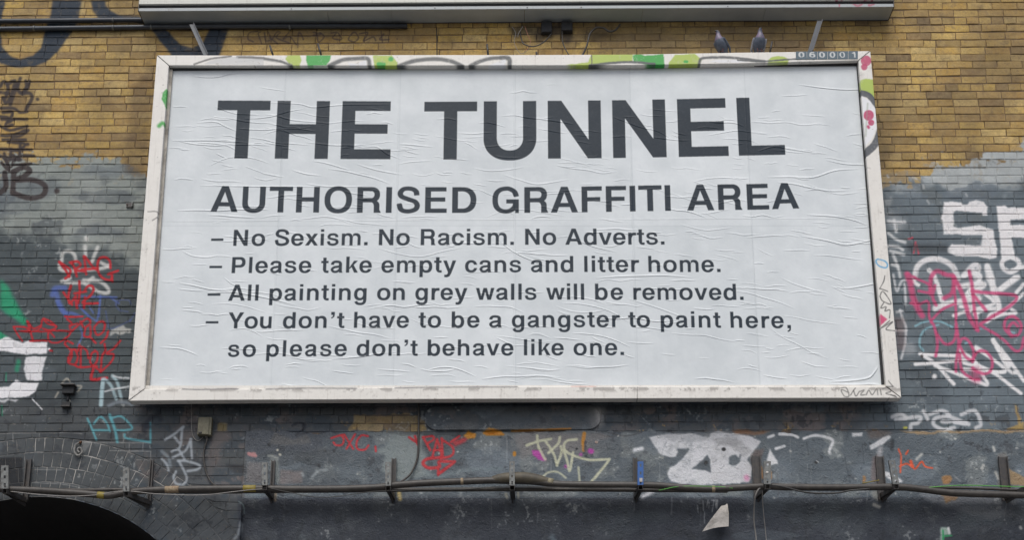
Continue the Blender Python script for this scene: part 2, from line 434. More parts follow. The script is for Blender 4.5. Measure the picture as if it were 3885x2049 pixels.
w_.poly('I', '1500,480 1640,450 1860,435 1960,470 2050,480 2090,460 2180,450 2269,440 2290,660 2230,620 2200,650 2200,700 2230,730 2290,720 2290,885 1780,890 1690,870 1660,800 1690,740 1780,680 1840,620 1860,570 1750,570 1755,600 1730,640 1660,650 1600,620 1560,560', (192, 192, 195), 1.8, 7, .95, wear=.25,
        hole='2000,640 2040,690 2030,790 1980,770 1870,760 1920,710')
w_.poly('J', '-10,430 60,410 150,430 330,450 410,490 350,560 300,640 330,700 310,830 -10,830', SV, 2, 8, .95, hole='250,595 245,660 200,700 145,680 160,620 210,600')
w_.poly('I', '1500,440 1900,420 2269,430 2269,500 2000,520 1700,500', (120, 122, 126), 3, 18, .35, wear=.7)
w_.poly('I', '2060,500 2180,480 2269,500 2269,560 2150,560', (122, 122, 124), 3, 12, .5)
w_.poly('J', '40,500 230,480 330,560 280,620 120,520', (128, 128, 130), 3, 12, .5)
w_.stroke('I', '1450,990 1530,950', 34, SV, .4)
w_.stroke('I', '1380,590 1440,575', 34, (195, 196, 200), .3)
w_.stroke('I', '2145,583 2146,583|1992,698 1993,698', 30, (20, 20, 22), .2)
w_.stroke('J', '98,560 99,560|860,665 861,665', 26, (20, 20, 22), .2)
w_.stroke('J', '860,650 880,665', 8, (180, 180, 180))
w_.stroke('J', '285,790 290,800', 40, (190, 110, 150), .45, .7)
w_.stroke('J', '470,460 510,445|560,435 660,440 710,460|760,470 850,445 950,460 1000,490 975,560|530,555 600,535|970,580 975,590', 24, (194, 194, 196))
w_.poly('J', '480,550 500,590 550,680 460,690 455,640', (194, 194, 196), 2, 5)
w_.poly('J', '1160,415 1250,420 1245,455 1165,455', (194, 194, 196), 2, 5)
w_.poly('J', '1300,530 1460,440 1480,460 1400,530 1310,560', (188, 188, 190), 2, 5)
w_.stroke('J', '1390,560 1370,650', 44, (160, 158, 160), .45, .8)
w_.poly('J', '1420,730 1500,770 1580,820 1560,835 1480,820 1420,770', (194, 194, 196), 2, 5)
w_.stroke('J', '1490,490 1485,560', 30, (40, 44, 48), .3, .8)
w_.stroke('J', '1540,560 1560,620 1555,750|1550,700 1600,680 1650,700 1680,720 1730,660 1760,700 1820,715|1600,600 1620,570', 14, (205, 76, 42))
w_.stroke('J', '1640,660 1655,700', 28, (205, 76, 42))
BRN = (140, 104, 66)
w_.poly('J', '1250,780 1275,780 1270,820 1240,830', BRN, 1, 5)
w_.poly('J', '1900,790 1960,780 1980,810 1950,850 1900,850', BRN, 1, 8)
w_.poly('J', '2440,710 2520,750 2576,790 2700,800 2700,870 2440,850', (136, 116, 88), 1, 6)
w_.poly('J', '480,740 500,745 495,800 480,810', BRN, 1, 5)
w_.poly('J', '400,680 420,700 425,800 400,800', BRN, 1, 5)
w_.poly('J', '170,400 300,395 500,405 420,430 200,440', (118, 84, 60), 3, 9, .8)
w_.poly('J', '1560,400 1800,410 1900,400 2576,395 2576,415 1900,420 1700,440', (150, 120, 82), 1, 10, .75)
w_.poly('J', '2510,190 2530,200 2550,330 2576,330 2576,390 2400,400 2520,350', (0, 0, 0), 1, 10, .9, erase=True)
w_.poly('J', '1690,920 1850,910 2300,940 2500,960 2540,1000 2200,1010 1950,1010 1800,970', (132, 134, 137), 4, 16, .55)
w_.poly('J', '1980,1020 2480,1020 2490,1110 2200,1110', (110, 112, 116), 5, 18, .5)
w_.poly('J', '1880,900 2030,900 2010,960 1930,980', BRN, 2, 16, .7)
w_.poly('J', '1300,910 1420,910 1400,980 1330,960', (150, 148, 140), 3, 12, .6)
w_.poly('J', '1280,400 1450,400 1500,420 1380,480 1300,470', (92, 80, 74), 4, 8, .7)
w_.poly('J', '1320,620 1360,600 1370,830 1320,830', (104, 92, 92), 3, 8, .8)
w_.poly('J', '330,600 360,560 430,540 420,600 400,830 340,830', (84, 70, 66), 3, 8, .7)
w_.poly('J', '2360,590 2420,590 2440,700 2450,860 2360,860', (110, 106, 102), 3, 10, .7)
w_.stroke('J', '2320,540 2330,570|2240,690 2230,720|1340,1010 1390,1025|2570,1180 2576,1190|1690,640 1730,600|2340,750 2360,800', 22, (180, 178, 172), .4, .8)
w_.stroke('J', '560,840 760,850|1200,910 1290,905|2000,780 2050,820', 14, (150, 150, 150), .4, .5)
w_.stroke('J', '1490,290 1560,270 1600,300 1520,310|1600,300 1720,290 1700,340 1650,350 1640,390|1750,240 1780,310|1800,270 1900,240 1960,280 1850,300 1830,350 1900,390 2000,380|1940,280 2120,350 2000,330|2060,270 2170,240 2220,350 2180,380|1900,330 2100,340', 32, (186, 186, 188), .25, .9)
w_.stroke('J', '1860,340 1920,370 1980,350', 20, (70, 80, 84), .3, .8)
w_.stroke('J', '1590,380 1605,380', 20, (170, 165, 70))
w_.poly('J', '1910,1180 1960,1180 1995,1210 2000,1240 1950,1245 1935,1300 1912,1290', (150, 168, 158), 1, 4)
w_.stroke('J', '1930,1210 1935,1290|1950,1255 2005,1250', 14, (45, 150, 90))
w_.stroke('J', '1975,1190 1985,1230', 22, (205, 205, 205))
w_.stroke('J', '20,975 10,1060|35,975 40,1030|50,975 48,1040', 8, (170, 172, 175), .4, .7)
w_.stroke('I', '1965,1030 1975,1100|2010,1020 2000,1070|2040,1020 2090,1020|2020,1040 2020,1080|2090,1020 2080,1060|1985,1110 1990,1200|1920,1060 1930,1110', 8, (170, 172, 175), .4, .6)
w_.stroke('I', '670,1320 690,1359', 44, (112, 128, 136), .5, .6)
w_.stroke('H', '540,1320 570,1359', 44, (104, 112, 116), .5, .6)
w_.stroke('H', '80,960 200,985', 40, (92, 104, 112), .5, .6)
w_.stroke('H', '1395,960 1400,1010', 34, (170, 150, 96), .3)
w_.stroke('I', '270,970 280,1000|375,960 378,1000', 22, (140, 134, 118), .4, .7)
w_.stroke('H', '330,960 325,1020', 24, (140, 120, 96), .4, .7)
w_.stroke('H', '270,640 300,640 350,660', 20, (140, 142, 136), .4, .7)
w_.poly('H', '280,650 350,660 370,880 340,880 270,700', (124, 128, 124), 3, 5, .6)
w_.stroke('I', '1060,260 1064,300 1060,340', 90, (176, 172, 168), .5, .75)  # pale spray circle with the panel end's highlight painted in
w_.stroke('I', '1000,230 1040,390', 60, (90, 90, 92), .5, .6)
w_.poly('G', '-200,590 215,590 215,870 -200,870', (26, 28, 32), 2, 3, .9)
# white block letters, right
WR = (212, 209, 209)
w_.poly('K', '1172,450 1360,455 1365,480 1410,480 1440,445 1510,430 1590,450 1620,500 1620,600 1570,600 1560,565 1300,545 1275,560 1275,630 1285,650 1275,700 1320,718 1540,700 1680,740 1690,800 1720,950 1715,1030 1640,1040 1500,1020 1300,1015 1215,970 1210,930 1250,890 1560,905 1580,800 1165,790 1165,640 1145,620 1165,560', WR, 1, 4, .97)
w_.poly('K', '1705,495 1810,485 1830,510 1940,510 2200,520 2200,640 1850,635 1855,690 2200,700 2200,830 1870,830 1890,950 1910,1050 1760,1050 1755,900 1725,700 1715,560', WR, 1, 4, .97)
w_.stroke('K', '1855,1020 1780,1060 1780,1130 1860,1180 1940,1130 1940,1060 1860,1020', 50, WR, .2)
w_.stroke('K', '600,650 690,660 770,660|660,640 680,760|600,780 680,840 770,870|600,910 700,920 750,950|620,960 700,980 760,1000|650,1000 700,1130 720,1230|640,1100 700,1120', 32, (200, 200, 200), .35, .85)
w_.poly('K', '570,560 770,620 790,690 700,760 590,720', (190, 190, 192), 8, 8, .35)
w_.stroke('K', '870,1240 900,1120 1000,1050 1140,1050 1260,1120 1320,1240', 58, WR, .2)
w_.stroke('K', '1380,1210 1480,1110 1530,1130 1500,1230|1620,1140 1640,1250 1700,1359', 58, WR, .2)
w_.stroke('K', '1740,1359 1900,1230', 46, WR, .2)
w_.poly('K', '560,420 640,400 660,470 590,560 565,520', (170, 168, 165), 3, 14, .4, wear=.7)
w_.stroke('K', '1000,440 1020,470|960,280 965,310|590,180 600,200|850,200 890,215|1400,370 1410,390', 20, (180, 180, 178), .4, .6)
w_.stroke('K', '810,835 850,825|880,870 860,980|890,900 910,990', 18, (192, 70, 86), .3, .85)
w_.poly('K', '800,880 1210,880 1230,960 900,965 800,960', (52, 56, 60), 5, 8, .6)
w_.poly('L', '700,60 1250,20 1500,60 1640,220 1400,420 1100,470 960,400 880,300 700,220', (150, 152, 156), 10, 20, .28, wear=.8)
w_.stroke('L', '850,60 900,120 960,320', 40, WR)
w_.stroke('L', '1140,110 1250,90 1290,130 1180,260 1300,250|1230,60 1280,120|1560,60 1665,30|1600,250 1660,180', 34, WR)
w_.stroke('L', '900,390 1000,350 1150,320 1280,300|1100,200 1320,180 1170,280|1350,20 1390,130 1400,240 1440,330 1450,400|1470,220 1610,120', 50, WR)
w_.stroke('L', '720,160 760,190|1660,260 1500,400 1380,440 1350,500|1060,450 1150,420 1400,350 1330,260|1120,370 1230,380 1260,470|1340,500 1480,440 1590,430 1560,400|1240,440 1330,400 1440,390', 32, WR)
w_.stroke('L', '540,100 570,240 610,160 650,140|640,180 650,340|600,400 620,470 650,560 640,700 610,820|570,420 620,410|560,580 650,580', 22, (196, 196, 198), .35, .85)
w_.poly('L', '640,680 730,690 740,770 640,790', (190, 190, 192), 5, 6, .4)
w_.poly('L', '545,460 640,470 640,740 560,740', (112, 92, 92), 5, 8, .5)
w_.stroke('L', '770,780 900,790 1190,800|730,870 870,860 1190,830|790,790 920,880 1060,1040|900,880 1060,940 1290,1030 1350,1040 1300,940 1260,860 1110,740|1240,730 1360,800 1500,930 1150,910|1400,660 1440,740 1540,920 1600,940|1430,700 1530,820 1665,1010|1150,860 1380,930 1640,1120|1240,870 1400,930 1500,930', 31, WR)
w_.stroke('L', '1400,660 1480,780 1540,880|1250,725 1350,790', 40, WR)
w_.stroke('L', '895,972 897,972', 42, WR)
w_.stroke('L', '730,540 820,500 940,500 1050,550|930,530 830,560 780,620 770,700 800,750|1540,590 1580,600|1160,690 1190,680|1290,560 1340,550', 18, (124, 164, 174), .3, .85)
PK = (184, 74, 112)
w_.stroke('L', '660,95 690,170 720,320 790,450', 51, PK, .28, .88)
w_.stroke('L', '660,90 760,140 860,190 850,250 760,240|690,340 760,350 840,330 850,450 870,510|1060,120 1080,400 1080,560|870,490 960,400 1060,350', 23, PK, .28, .88)
w_.stroke('L', '860,260 870,120 920,70 1000,100 1060,120 1050,250 980,300|1060,120 1130,250 1200,470 1260,570', 37, PK, .28, .88)
w_.stroke('L', '900,190 880,290 910,360|1195,70 1220,200 1240,400 1270,580|1220,240 1320,250 1560,270 1600,300 1540,370 1290,520|1230,270 1340,410', 28, PK, .28, .88)
w_.stroke('L', '870,500 900,560 920,700 905,800|910,600 980,690 1050,680 1080,600 1085,530|1090,560 1100,700 1080,860 1080,930|1110,700 1130,650 1180,660 1230,750 1220,830 1160,800 1110,700|1110,780 1130,920 1220,990 1280,1000|1220,850 1260,770 1330,760 1390,830 1380,920 1330,950 1260,930 1220,900|1290,530 1480,650 1580,750 1640,740 1665,640|1610,540 1570,510 1530,560 1560,620 1620,610 1640,530 1580,460 1510,480 1500,560 1560,630', 25, PK, .28, .88)
w_.stroke('L', '1250,940 1255,985', 80, PK, .5, .6)
w_.stroke('L', '785,800 787,802', 22, (60, 55, 55))
# soot behind the loose cables, upper centre
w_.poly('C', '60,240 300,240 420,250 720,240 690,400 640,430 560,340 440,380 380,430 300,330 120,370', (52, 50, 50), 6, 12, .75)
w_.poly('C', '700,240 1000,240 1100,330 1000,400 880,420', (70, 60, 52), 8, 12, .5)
wall.rgb[:] = np.clip(wall.rgb * 1.13, 0, .93)
im_wall = wall.image('wall_paint')
DARKTOP = None

# ------------------------------------------------------------------ paint on the poster frame
fr = Canvas(-3.45, 3.45, Z0 - .3, Z0 + 3.95, 260, 0.0, 8)
LI, GN, GD = (172, 192, 84), (44, 160, 58), (74, 78, 80)
fr.poly('B', '370,405 460,405 475,440 460,480 390,480 355,430', LI, 1, 2)
fr.poly('B', '505,405 690,405 685,440 660,480 520,480 505,440', GN, 1, 2)
fr.poly('B', '1000,405 1140,405 1185,465 1180,490 1010,490', LI, 1, 2)
fr.stroke('B', '1132,432 1134,432', 34, GN)
fr.stroke('B', '1040,468 1080,470', 26, GN)
fr.stroke('B', '0,420 150,425 300,445 400,480', 20, GD)
fr.stroke('B', '680,480 780,440 870,430 960,430 975,480', 30, GD)
fr.stroke('B', '1190,485 1300,448 1450,432 1570,448 1660,485', 30, GD)
fr.stroke('D', '700,-20 740,20 745,45|760,0 790,-20|830,20 880,45 920,20 860,30|930,0 990,-10 960,40 1000,30', 12, (170, 60, 90), .3, .8)
fr.stroke('B', '0,452 180,440 300,455', 10, (150, 150, 150), .4, .5)
fr.stroke('B', '1720,480 1800,445 1900,425 2000,432 2010,490', 28, GD)
fr.poly('B', '1840,485 1980,430 1980,485', (224, 224, 226), 1, 1)
fr.poly('B', '810,460 880,470 950,440 955,485 830,485', (224, 224, 226), 1, 3)
fr.poly('A', '1500,470 1640,410 1941,425 1941,480', (196, 196, 196), 2, 3, .8)
fr.stroke('A', '1430,470 1560,430 1700,410|1760,420 1941,425', 14, (110, 108, 106))
fr.poly('C', '890,520 1290,520 1290,600 1200,605 880,640 690,640 640,630 850,600', LI, 1, 3)
fr.poly('C', '1290,540 1330,525 1400,540 1590,525 1600,640 1470,640 1300,600', GN, 1, 3)
fr.poly('C', '1640,610 1700,530 1900,525 1965,580 1940,640 1640,640', LI, 1, 2)
fr.stroke('C', '1800,600 1820,600', 26, GN)
fr.stroke('C', '870,635 1100,612 1300,605 1500,620', 24, GD)
fr.stroke('C', '1940,620 1960,570 2060,558 2250,560 2576,595', 26, GD)
fr.poly('C', '2030,600 2100,580 2300,580 2420,605 2200,612', (226, 226, 228), 1, 1)
fr.stroke('C', '0,560 80,565 85,640', 36, GD)
fr.stroke('C', '885,520 886,640', 4, (60, 60, 58))
fr.poly('D', '215,445 240,420 290,408 340,415 375,435 370,460 220,460', LI, 1, 2)
fr.stroke('D', '0,440 150,450 380,435 520,425 560,432', 12, GD)
MA = (188, 62, 102)
fr.stroke('D', '943,445 944,445', 78, MA, .03)
fr.stroke('D', '930,492 931,492', 48, MA, .05)
fr.poly('D', '900,590 940,578 1010,585 1010,735 960,690 900,665', LI, 1, 1)
fr.stroke('D', '890,680 960,700 1010,760 1040,800', 42, (62, 68, 76), .05)
fr.stroke('D', '1050,960 1010,1060 940,1125', 56, (62, 68, 76), .05)
fr.poly('D', '912,708 970,740 1010,790 1025,880 1015,960 980,1030 938,1072', (232, 232, 234), 1, 1)
fr.stroke('D', '962,848 963,848', 76, MA, .03)
fr.stroke('D', '980,902 981,902', 44, MA, .05)
fr.stroke('D', '958,930 962,936', 20, MA)
fr.stroke('D', '955,760 945,900 940,1000', 12, (150, 158, 140), .4, .5)
fr.poly('A', '1265,645 1230,650 1200,680 1190,730 1215,770 1225,800 1265,806', GN, 2, 3)
fr.stroke('A', '1170,925 1195,905 1215,915', 30, GN, .3)
fr.stroke('E', '1270,460 1340,458 1360,470|1355,505 1310,535', 8, (60, 56, 52), .4, .8)
fr.stroke('K', '490,1040 470,1060 500,1110 570,1130 590,1100 560,1060 490,1040', 15, (64, 160, 206))
TG = (62, 62, 60)
fr.stroke('L', '468,105 455,160 425,215|425,215 492,240|425,280 450,240 500,300 520,350 450,320 425,280|460,335 435,385 480,372 470,410 512,402 508,470|510,490 440,555 535,500 480,565 555,580', 9, TG)
fr.poly('L', '428,430 490,480 430,535', (208, 74, 118), 1, 2)
fr.stroke('L', '95,1070 130,1065 150,1090 160,1140 120,1140 95,1085 160,1110|175,1130 200,1090 215,1070|200,1090 220,1140 250,1100|260,1100 290,1090 260,1130 300,1130|310,1130 330,1090 360,1130 400,1080 410,1130|450,1080 500,1070 520,1100 480,1120 560,1140|430,1080 440,1130|480,1060 540,1060|500,1010 540,1060|520,1130 570,1150', 9, TG, .3, .85)
fr.stroke('S', '690,1474 760,1476 900,1474|1010,1474 1200,1471 1350,1472|1500,1470 1700,1467 1960,1466', 9, (44, 44, 56), .3, .9)
fr.stroke('S', '2170,1464 2260,1465', 7, (190, 110, 96), .3, .8)
fr.stroke('S', '640,247 597,209|547,1477 488,1521|3258,228 3301,193|3362,1467 3418,1510|2245,206 2245,250|2418,1466 2418,1513', 3, (84, 78, 72), .3, .8, curved=False)
# grime along the rails
gm = sstep(.25, .75, fr.n * .6 + fr.fine * .7)
fr.put(np.s_[:, :], .16 * gm, (150, 143, 134))
spk = sstep(.82, .9, fr.fine + .2 * fr.n)
fr.put(np.s_[:, :], .4 * spk, (110, 102, 94))
low_rail = sstep(1462, 1476, fr.SY) * (1 - sstep(1478, 1492, fr.SY + fr.n * 6))
fr.put(np.s_[:, :], .55 * low_rail * sstep(0, .3, fr.n2 + fr.fine * .4), (112, 104, 98))

# ------------------------------------------------------------------ lettering (bold grotesque, built from outlines)
R_, P_, E_, e_, Cc, r_, Hh = 'R', 'P', 'E', 'e', 'C', 'r', 'H'
GLY = {
 'T': (611, 14, 598, [(R_, 14, 598, 596, 718), (R_, 233, 379, 0, 718)]),
 'H': (722, 71, 651, [(R_, 71, 217, 0, 718), (R_, 505, 651, 0, 718), (R_, 71, 651, 306, 428)]),
 'E': (667, 76, 621, [(R_, 76, 222, 0, 718), (R_, 76, 610, 596, 718), (R_, 76, 582, 313, 431), (R_, 76, 621, 0, 122)]),
 'F': (611, 76, 587, [(R_, 76, 222, 0, 718), (R_, 76, 587, 596, 718), (R_, 76, 545, 300, 418)]),
 'L': (611, 76, 583, [(R_, 76, 222, 0, 718), (R_, 76, 583, 0, 122)]),
 'I': (278, 64, 214, [(R_, 66, 212, 0, 718)]),
 'N': (722, 69, 654, [(R_, 69, 209, 0, 718), (R_, 514, 654, 0, 718), (P_, [(69, 718), (219, 718), (654, 0), (504, 0)])]),
 'U': (722, 72, 651, [(E_, 361.5, 262, 289.5, 281, 0, 999, -99, 262), (R_, 72, 651, 261, 718), (e_, 361.5, 265, 143.5, 160, 0, 999, -99, 265), (r_, 218, 505, 264, 760)]),
 'A': (722, 20, 702, [(P_, [(20, 0), (279, 718), (445, 718), (702, 0), (545, 0), (495, 150), (226, 150), (176, 0)]), (Hh, [(266, 268), (457, 268), (361, 552)])]),
 'O': (778, 44, 734, [(E_, 389, 359, 345, 378), (e_, 389, 359, 197, 254)]),
 'D': (722, 76, 681, [(R_, 76, 345, 0, 718), (E_, 340, 359, 341, 359, 330, 999, -9, 799), (r_, 222, 330, 122, 596), (e_, 325, 359, 208, 237, 325, 999, -9, 799)]),
 'G': (778, 44, 713, [(Cc, [(648, 470), (600, 590), (490, 665), (389, 678), (250, 645), (150, 540), (118, 359), (150, 178), (250, 73), (389, 42), (520, 78), (610, 170), (640, 300)], 140, 1.17), (R_, 396, 713, 262, 380), (R_, 620, 713, 0, 380)]),
 'R': (722, 76, 677, [(R_, 76, 222, 0, 718), (R_, 76, 440, 290, 718), (E_, 430, 504, 215, 214, 420, 999, 0, 799), (r_, 222, 430, 412, 600), (e_, 425, 506, 78, 94, 424, 999, 0, 799), (E_, 430, 205, 207, 160, 400, 999, 200, 400), (e_, 420, 180, 72, 110, 222, 999, 150, 289), (R_, 495, 637, 0, 210), (P_, [(637, 90), (677, 0), (500, 0)]), (r_, 222, 492, -10, 200)]),
 'S': (667, 39, 629, [(Cc, [(543, 497), (526, 590), (450, 655), (330, 677), (205, 655), (133, 560), (165, 455), (335, 378), (500, 310), (558, 205), (510, 95), (335, 42), (165, 85), (110, 240)], 138, 1.16)]),
 'P': (667, 76, 627, [(R_, 76, 222, 0, 718), (R_, 76, 405, 244, 718), (E_, 395, 481, 232, 237, 390, 999, 0, 799), (r_, 222, 390, 364, 598), (e_, 385, 481, 96, 117, 380, 999, 0, 799)]),
 'Y': (667, 15, 653, [(P_, [(15, 718), (184, 718), (334, 418), (482, 718), (653, 718), (407, 268), (407, 0), (261, 0), (261, 268)])]),
 'o': (611, 34, 578, [(E_, 306, 266, 272, 280), (e_, 306, 266, 134, 170)]),
 'e': (556, 23, 528, [(E_, 276, 266, 253, 280), (e_, 276, 266, 118, 176), (r_, 276, 560, 166, 222), (R_, 120, 526, 220, 312)]),
 'c': (556, 34, 524, [(E_, 282, 266, 248, 280), (e_, 288, 266, 116, 168), (r_, 330, 560, 196, 340)]),
 'x': (556, 15, 541, [(P_, [(15, 0), (170, 0), (278, 168), (386, 0), (541, 0), (365, 276), (531, 532), (376, 532), (278, 378), (180, 532), (25, 532), (191, 276)])]),
 'i': (278, 69, 209, [(R_, 70, 208, 0, 532), (R_, 70, 208, 606, 725)]),
 'l': (278, 69, 209, [(R_, 70, 208, 0, 718)]),
 's': (556, 30, 519, [(Cc, [(432, 372), (420, 435), (365, 482), (272, 492), (165, 472), (112, 392), (150, 320), (275, 280), (405, 245), (452, 158), (405, 72), (275, 38), (145, 72), (95, 175)], 122, 1.2)]),
 'n': (611, 65, 546, [(R_, 65, 199, 0, 532), (E_, 335, 318, 209, 228, 150, 999, 318, 999), (R_, 405, 544, 0, 320), (e_, 302, 318, 103, 112, 199, 999, 318, 999)]),
 'h': (611, 65, 546, [(R_, 65, 199, 0, 718), (E_, 335, 318, 209, 228, 199, 999, 318, 999), (R_, 405, 544, 0, 320), (e_, 302, 318, 103, 112, 199, 999, 318, 999)]),
 'm': (889, 64, 826, [(R_, 64, 194, 0, 532), (E_, 322, 330, 188, 216, 150, 999, 330, 999), (R_, 380, 510, 0, 332), (e_, 287, 330, 93, 104, 194, 999, 330, 999), (E_, 640, 330, 186, 216, 510, 999, 330, 999), (R_, 510, 560, 330, 480), (R_, 696, 826, 0, 332), (e_, 603, 330, 93, 104, 510, 999, 330, 999)]),
 'u': (611, 66, 545, [(R_, 66, 206, 214, 532), (E_, 276, 214, 210, 228, 0, 450, -99, 214), (e_, 309, 214, 103, 112, 206, 450, 50, 214), (R_, 412, 546, 0, 532)]),
 'r': (389, 64, 373, [(R_, 64, 202, 0, 532), (Cc, [(140, 300), (170, 395), (240, 460), (373, 476)], 134, 1.05)]),
 't': (333, 10, 309, [(R_, 86, 224, 120, 676), (R_, 10, 309, 430, 528), (Cc, [(155, 180), (165, 92), (215, 50), (309, 46)], 118, 1.1)]),
 'a': (556, 29, 527, [(Cc, [(105, 362), (122, 435), (185, 480), (275, 490), (385, 470), (428, 400), (428, 280)], 126, 1.15), (R_, 360, 494, 60, 400), (P_, [(372, 80), (494, 80), (527, 0), (385, 0)]), (Cc, [(430, 285), (330, 268), (180, 240), (98, 160), (130, 70), (215, 38), (320, 66), (420, 160)], 112, 1.1)]),
 'd': (611, 34, 551, [(E_, 268, 262, 234, 284), (e_, 290, 266, 116, 170), (R_, 412, 550, 0, 718), (r_, 390, 412, 150, 380)]),
 'b': (611, 61, 578, [(E_, 344, 262, 234, 284), (e_, 322, 266, 116, 170), (R_, 62, 200, 0, 718)]),
 'p': (611, 62, 578, [(E_, 344, 268, 234, 284), (e_, 322, 266, 116, 170), (R_, 62, 200, -207, 532)]),
 'g': (611, 40, 553, [(E_, 268, 268, 230, 280), (e_, 290, 268, 116, 166), (R_, 414, 552, 20, 532), (Cc, [(483, 60), (465, -80), (390, -150), (290, -164), (180, -140), (122, -60)], 128, 1.15)]),
 'k': (556, 69, 562, [(R_, 69, 206, 0, 718), (P_, [(190, 190), (385, 532), (550, 532), (200, 170)]), (P_, [(190, 195), (390, 532), (548, 532), (225, 165)]), (P_, [(255, 340), (350, 400), (562, 0), (402, 0)])]),
 'v': (556, 13, 543, [(P_, [(13, 532), (162, 532), (280, 160), (396, 532), (543, 532), (352, 0), (206, 0)])]),
 'w': (778, 10, 769, [(P_, [(10, 532), (152, 532), (228, 175), (318, 532), (460, 532), (552, 175), (626, 532), (769, 532), (624, 0), (480, 0), (389, 360), (300, 0), (155, 0)])]),
 'y': (556, 10, 539, [(P_, [(10, 532), (162, 532), (284, 165), (390, 532), (539, 532), (345, -40), (270, -175), (170, -214), (60, -205), (60, -95), (140, -98), (190, -60), (208, 5)])]),
 '.': (278, 64, 214, [(R_, 66, 212, 0, 146)]),
 ',': (278, 64, 214, [(R_, 66, 212, 0, 146), (P_, [(140, 10), (212, 10), (195, -90), (130, -150), (66, -165), (66, -100), (120, -75), (140, -20)])]),
 "'": (278, 69, 232, [(R_, 72, 222, 580, 718), (P_, [(150, 590), (222, 590), (205, 500), (140, 440), (80, 425), (80, 480), (130, 505), (148, 560)])]),
 '-': (556, 0, 556, [(R_, 0, 556, 227, 333)]),
 '0': (556, 32, 524, [(E_, 278, 354, 246, 366), (e_, 278, 354, 104, 254)]),
 '6': (556, 32, 524, [(E_, 278, 240, 246, 256), (e_, 278, 240, 106, 130), (Cc, [(104, 240), (120, 480), (200, 630), (300, 668), (440, 600)], 130, 1.1)]),
 '1': (556, 60, 390, [(R_, 240, 390, 0, 710), (P_, [(60, 500), (60, 600), (180, 620), (260, 710), (380, 710), (300, 500)])]),
}


def glyph_mask(prims, u, v):
    m = np.zeros(u.shape, bool)
    for p in prims:
        k = p[0]
        if k in 'Rr':
            t = (u >= p[1]) & (u <= p[2]) & (v >= p[3]) & (v <= p[4])
        elif k in 'Ee':
            t = np.abs((u - p[1]) / p[3]) ** 2.25 + np.abs((v - p[2]) / p[4]) ** 2.25 <= 1
            if len(p) > 5:
                t &= (u >= p[5]) & (u <= p[6]) & (v >= p[7]) & (v <= p[8])
        elif k in 'PH':
            t = np.zeros(u.shape, bool)
            q = p[1]
            for i in range(len(q)):
                (xa, ya), (xb, yb) = q[i], q[(i + 1) % len(q)]
                if ya != yb:
                    t ^= ((ya > v) != (yb > v)) & (u < (xb - xa) * (v - ya) / (yb - ya) + xa)
        else:
            q = smooth(p[1], 8)
            ks = p[3]
            t = np.zeros(u.shape, bool)
            vv = v * ks
            n = len(q) - 1
            for i in range(n):
                xa, ya, xb, yb = q[i][0], q[i][1] * ks, q[i + 1][0], q[i + 1][1] * ks
                dx, dy = xb - xa, yb - ya
                L = dx * dx + dy * dy
                s = ((u - xa) * dx + (vv - ya) * dy) / L
                lo, hi = (0 if i == 0 else -2), (1 if i == n - 1 else 3)
                sc_ = np.clip(s, 0, 1)
                d = (u - xa - sc_ * dx) ** 2 + (vv - ya - sc_ * dy) ** 2
                t |= (d <= (p[2] / 2) ** 2) & (s >= lo) & (s <= hi)
        if k in 'erH':
            m &= ~t
        else:
            m |= t
    return m


def draw_text(cv, arr, text, xl, xr, base, cap_px, Y, kx=1.0):
    """ink TEXT between picture columns xl and xr, standing on the polyline BASE"""
    bx, by = [b[0] for b in base], [b[1] for b in base]
    L = P(xl, np.interp(xl, bx, by), Y)
    Rr = P(xr, np.interp(xr, bx, by), Y)
    q = np.array([P(a, b, Y) for a, b in base])
    mx = (xl + xr) / 2
    my = np.interp(mx, bx, by)
    cap = P(mx, my - cap_px, Y)[2] - P(mx, my, Y)[2]
    s = cap / 718.0
    adv = [GLY[c][0] * s * kx for c in text]
    nat = sum(adv) - GLY[text[0]][1] * s * kx - (GLY[text[-1]][0] - GLY[text[-1]][2]) * s * kx
    if len(text) > 1:
        tr = (Rr[0] - L[0] - nat) / (len(text) - 1)
        sx = s * kx
    else:
        tr, sx = 0, (Rr[0] - L[0]) / (GLY[text][2] - GLY[text][1])
    x = L[0] - GLY[text[0]][1] * sx
    for ch, a in zip(text, adv):
        g = GLY[ch]
        xm = x + a / 2
        zb = np.interp(xm, q[:, 0], q[:, 2])
        sl_ = (np.interp(xm + .1, q[:, 0], q[:, 2]) - np.interp(xm - .1, q[:, 0], q[:, 2])) / .2
        c0, c1 = int((x - .03 - cv.x0) * cv.ppm), int((x + g[0] * sx + .03 - cv.x0) * cv.ppm) + 2
        r0, r1 = int((zb - .32 * cap - .02 - cv.z0) * cv.ppm), int((zb + 1.08 * cap + .02 - cv.z0) * cv.ppm) + 2
        SS = 3
        off = (np.arange(SS) + .5) / SS
        acc = np.zeros((r1 - r0, c1 - c0), np.float32)
        for oy in off:
            for ox in off:
                X = cv.x0 + (np.arange(c0, c1) + ox)[None, :] / cv.ppm
                Z = cv.z0 + (np.arange(r0, r1) + oy)[:, None] / cv.ppm
                u = (X - x) / sx + 0 * Z
                v = (Z - zb - (X - xm) * sl_) / s
                acc += glyph_mask(g[3], u, v)
        arr[r0:r1, c0:c1] = np.maximum(arr[r0:r1, c0:c1], acc / (SS * SS))
        x += a + tr


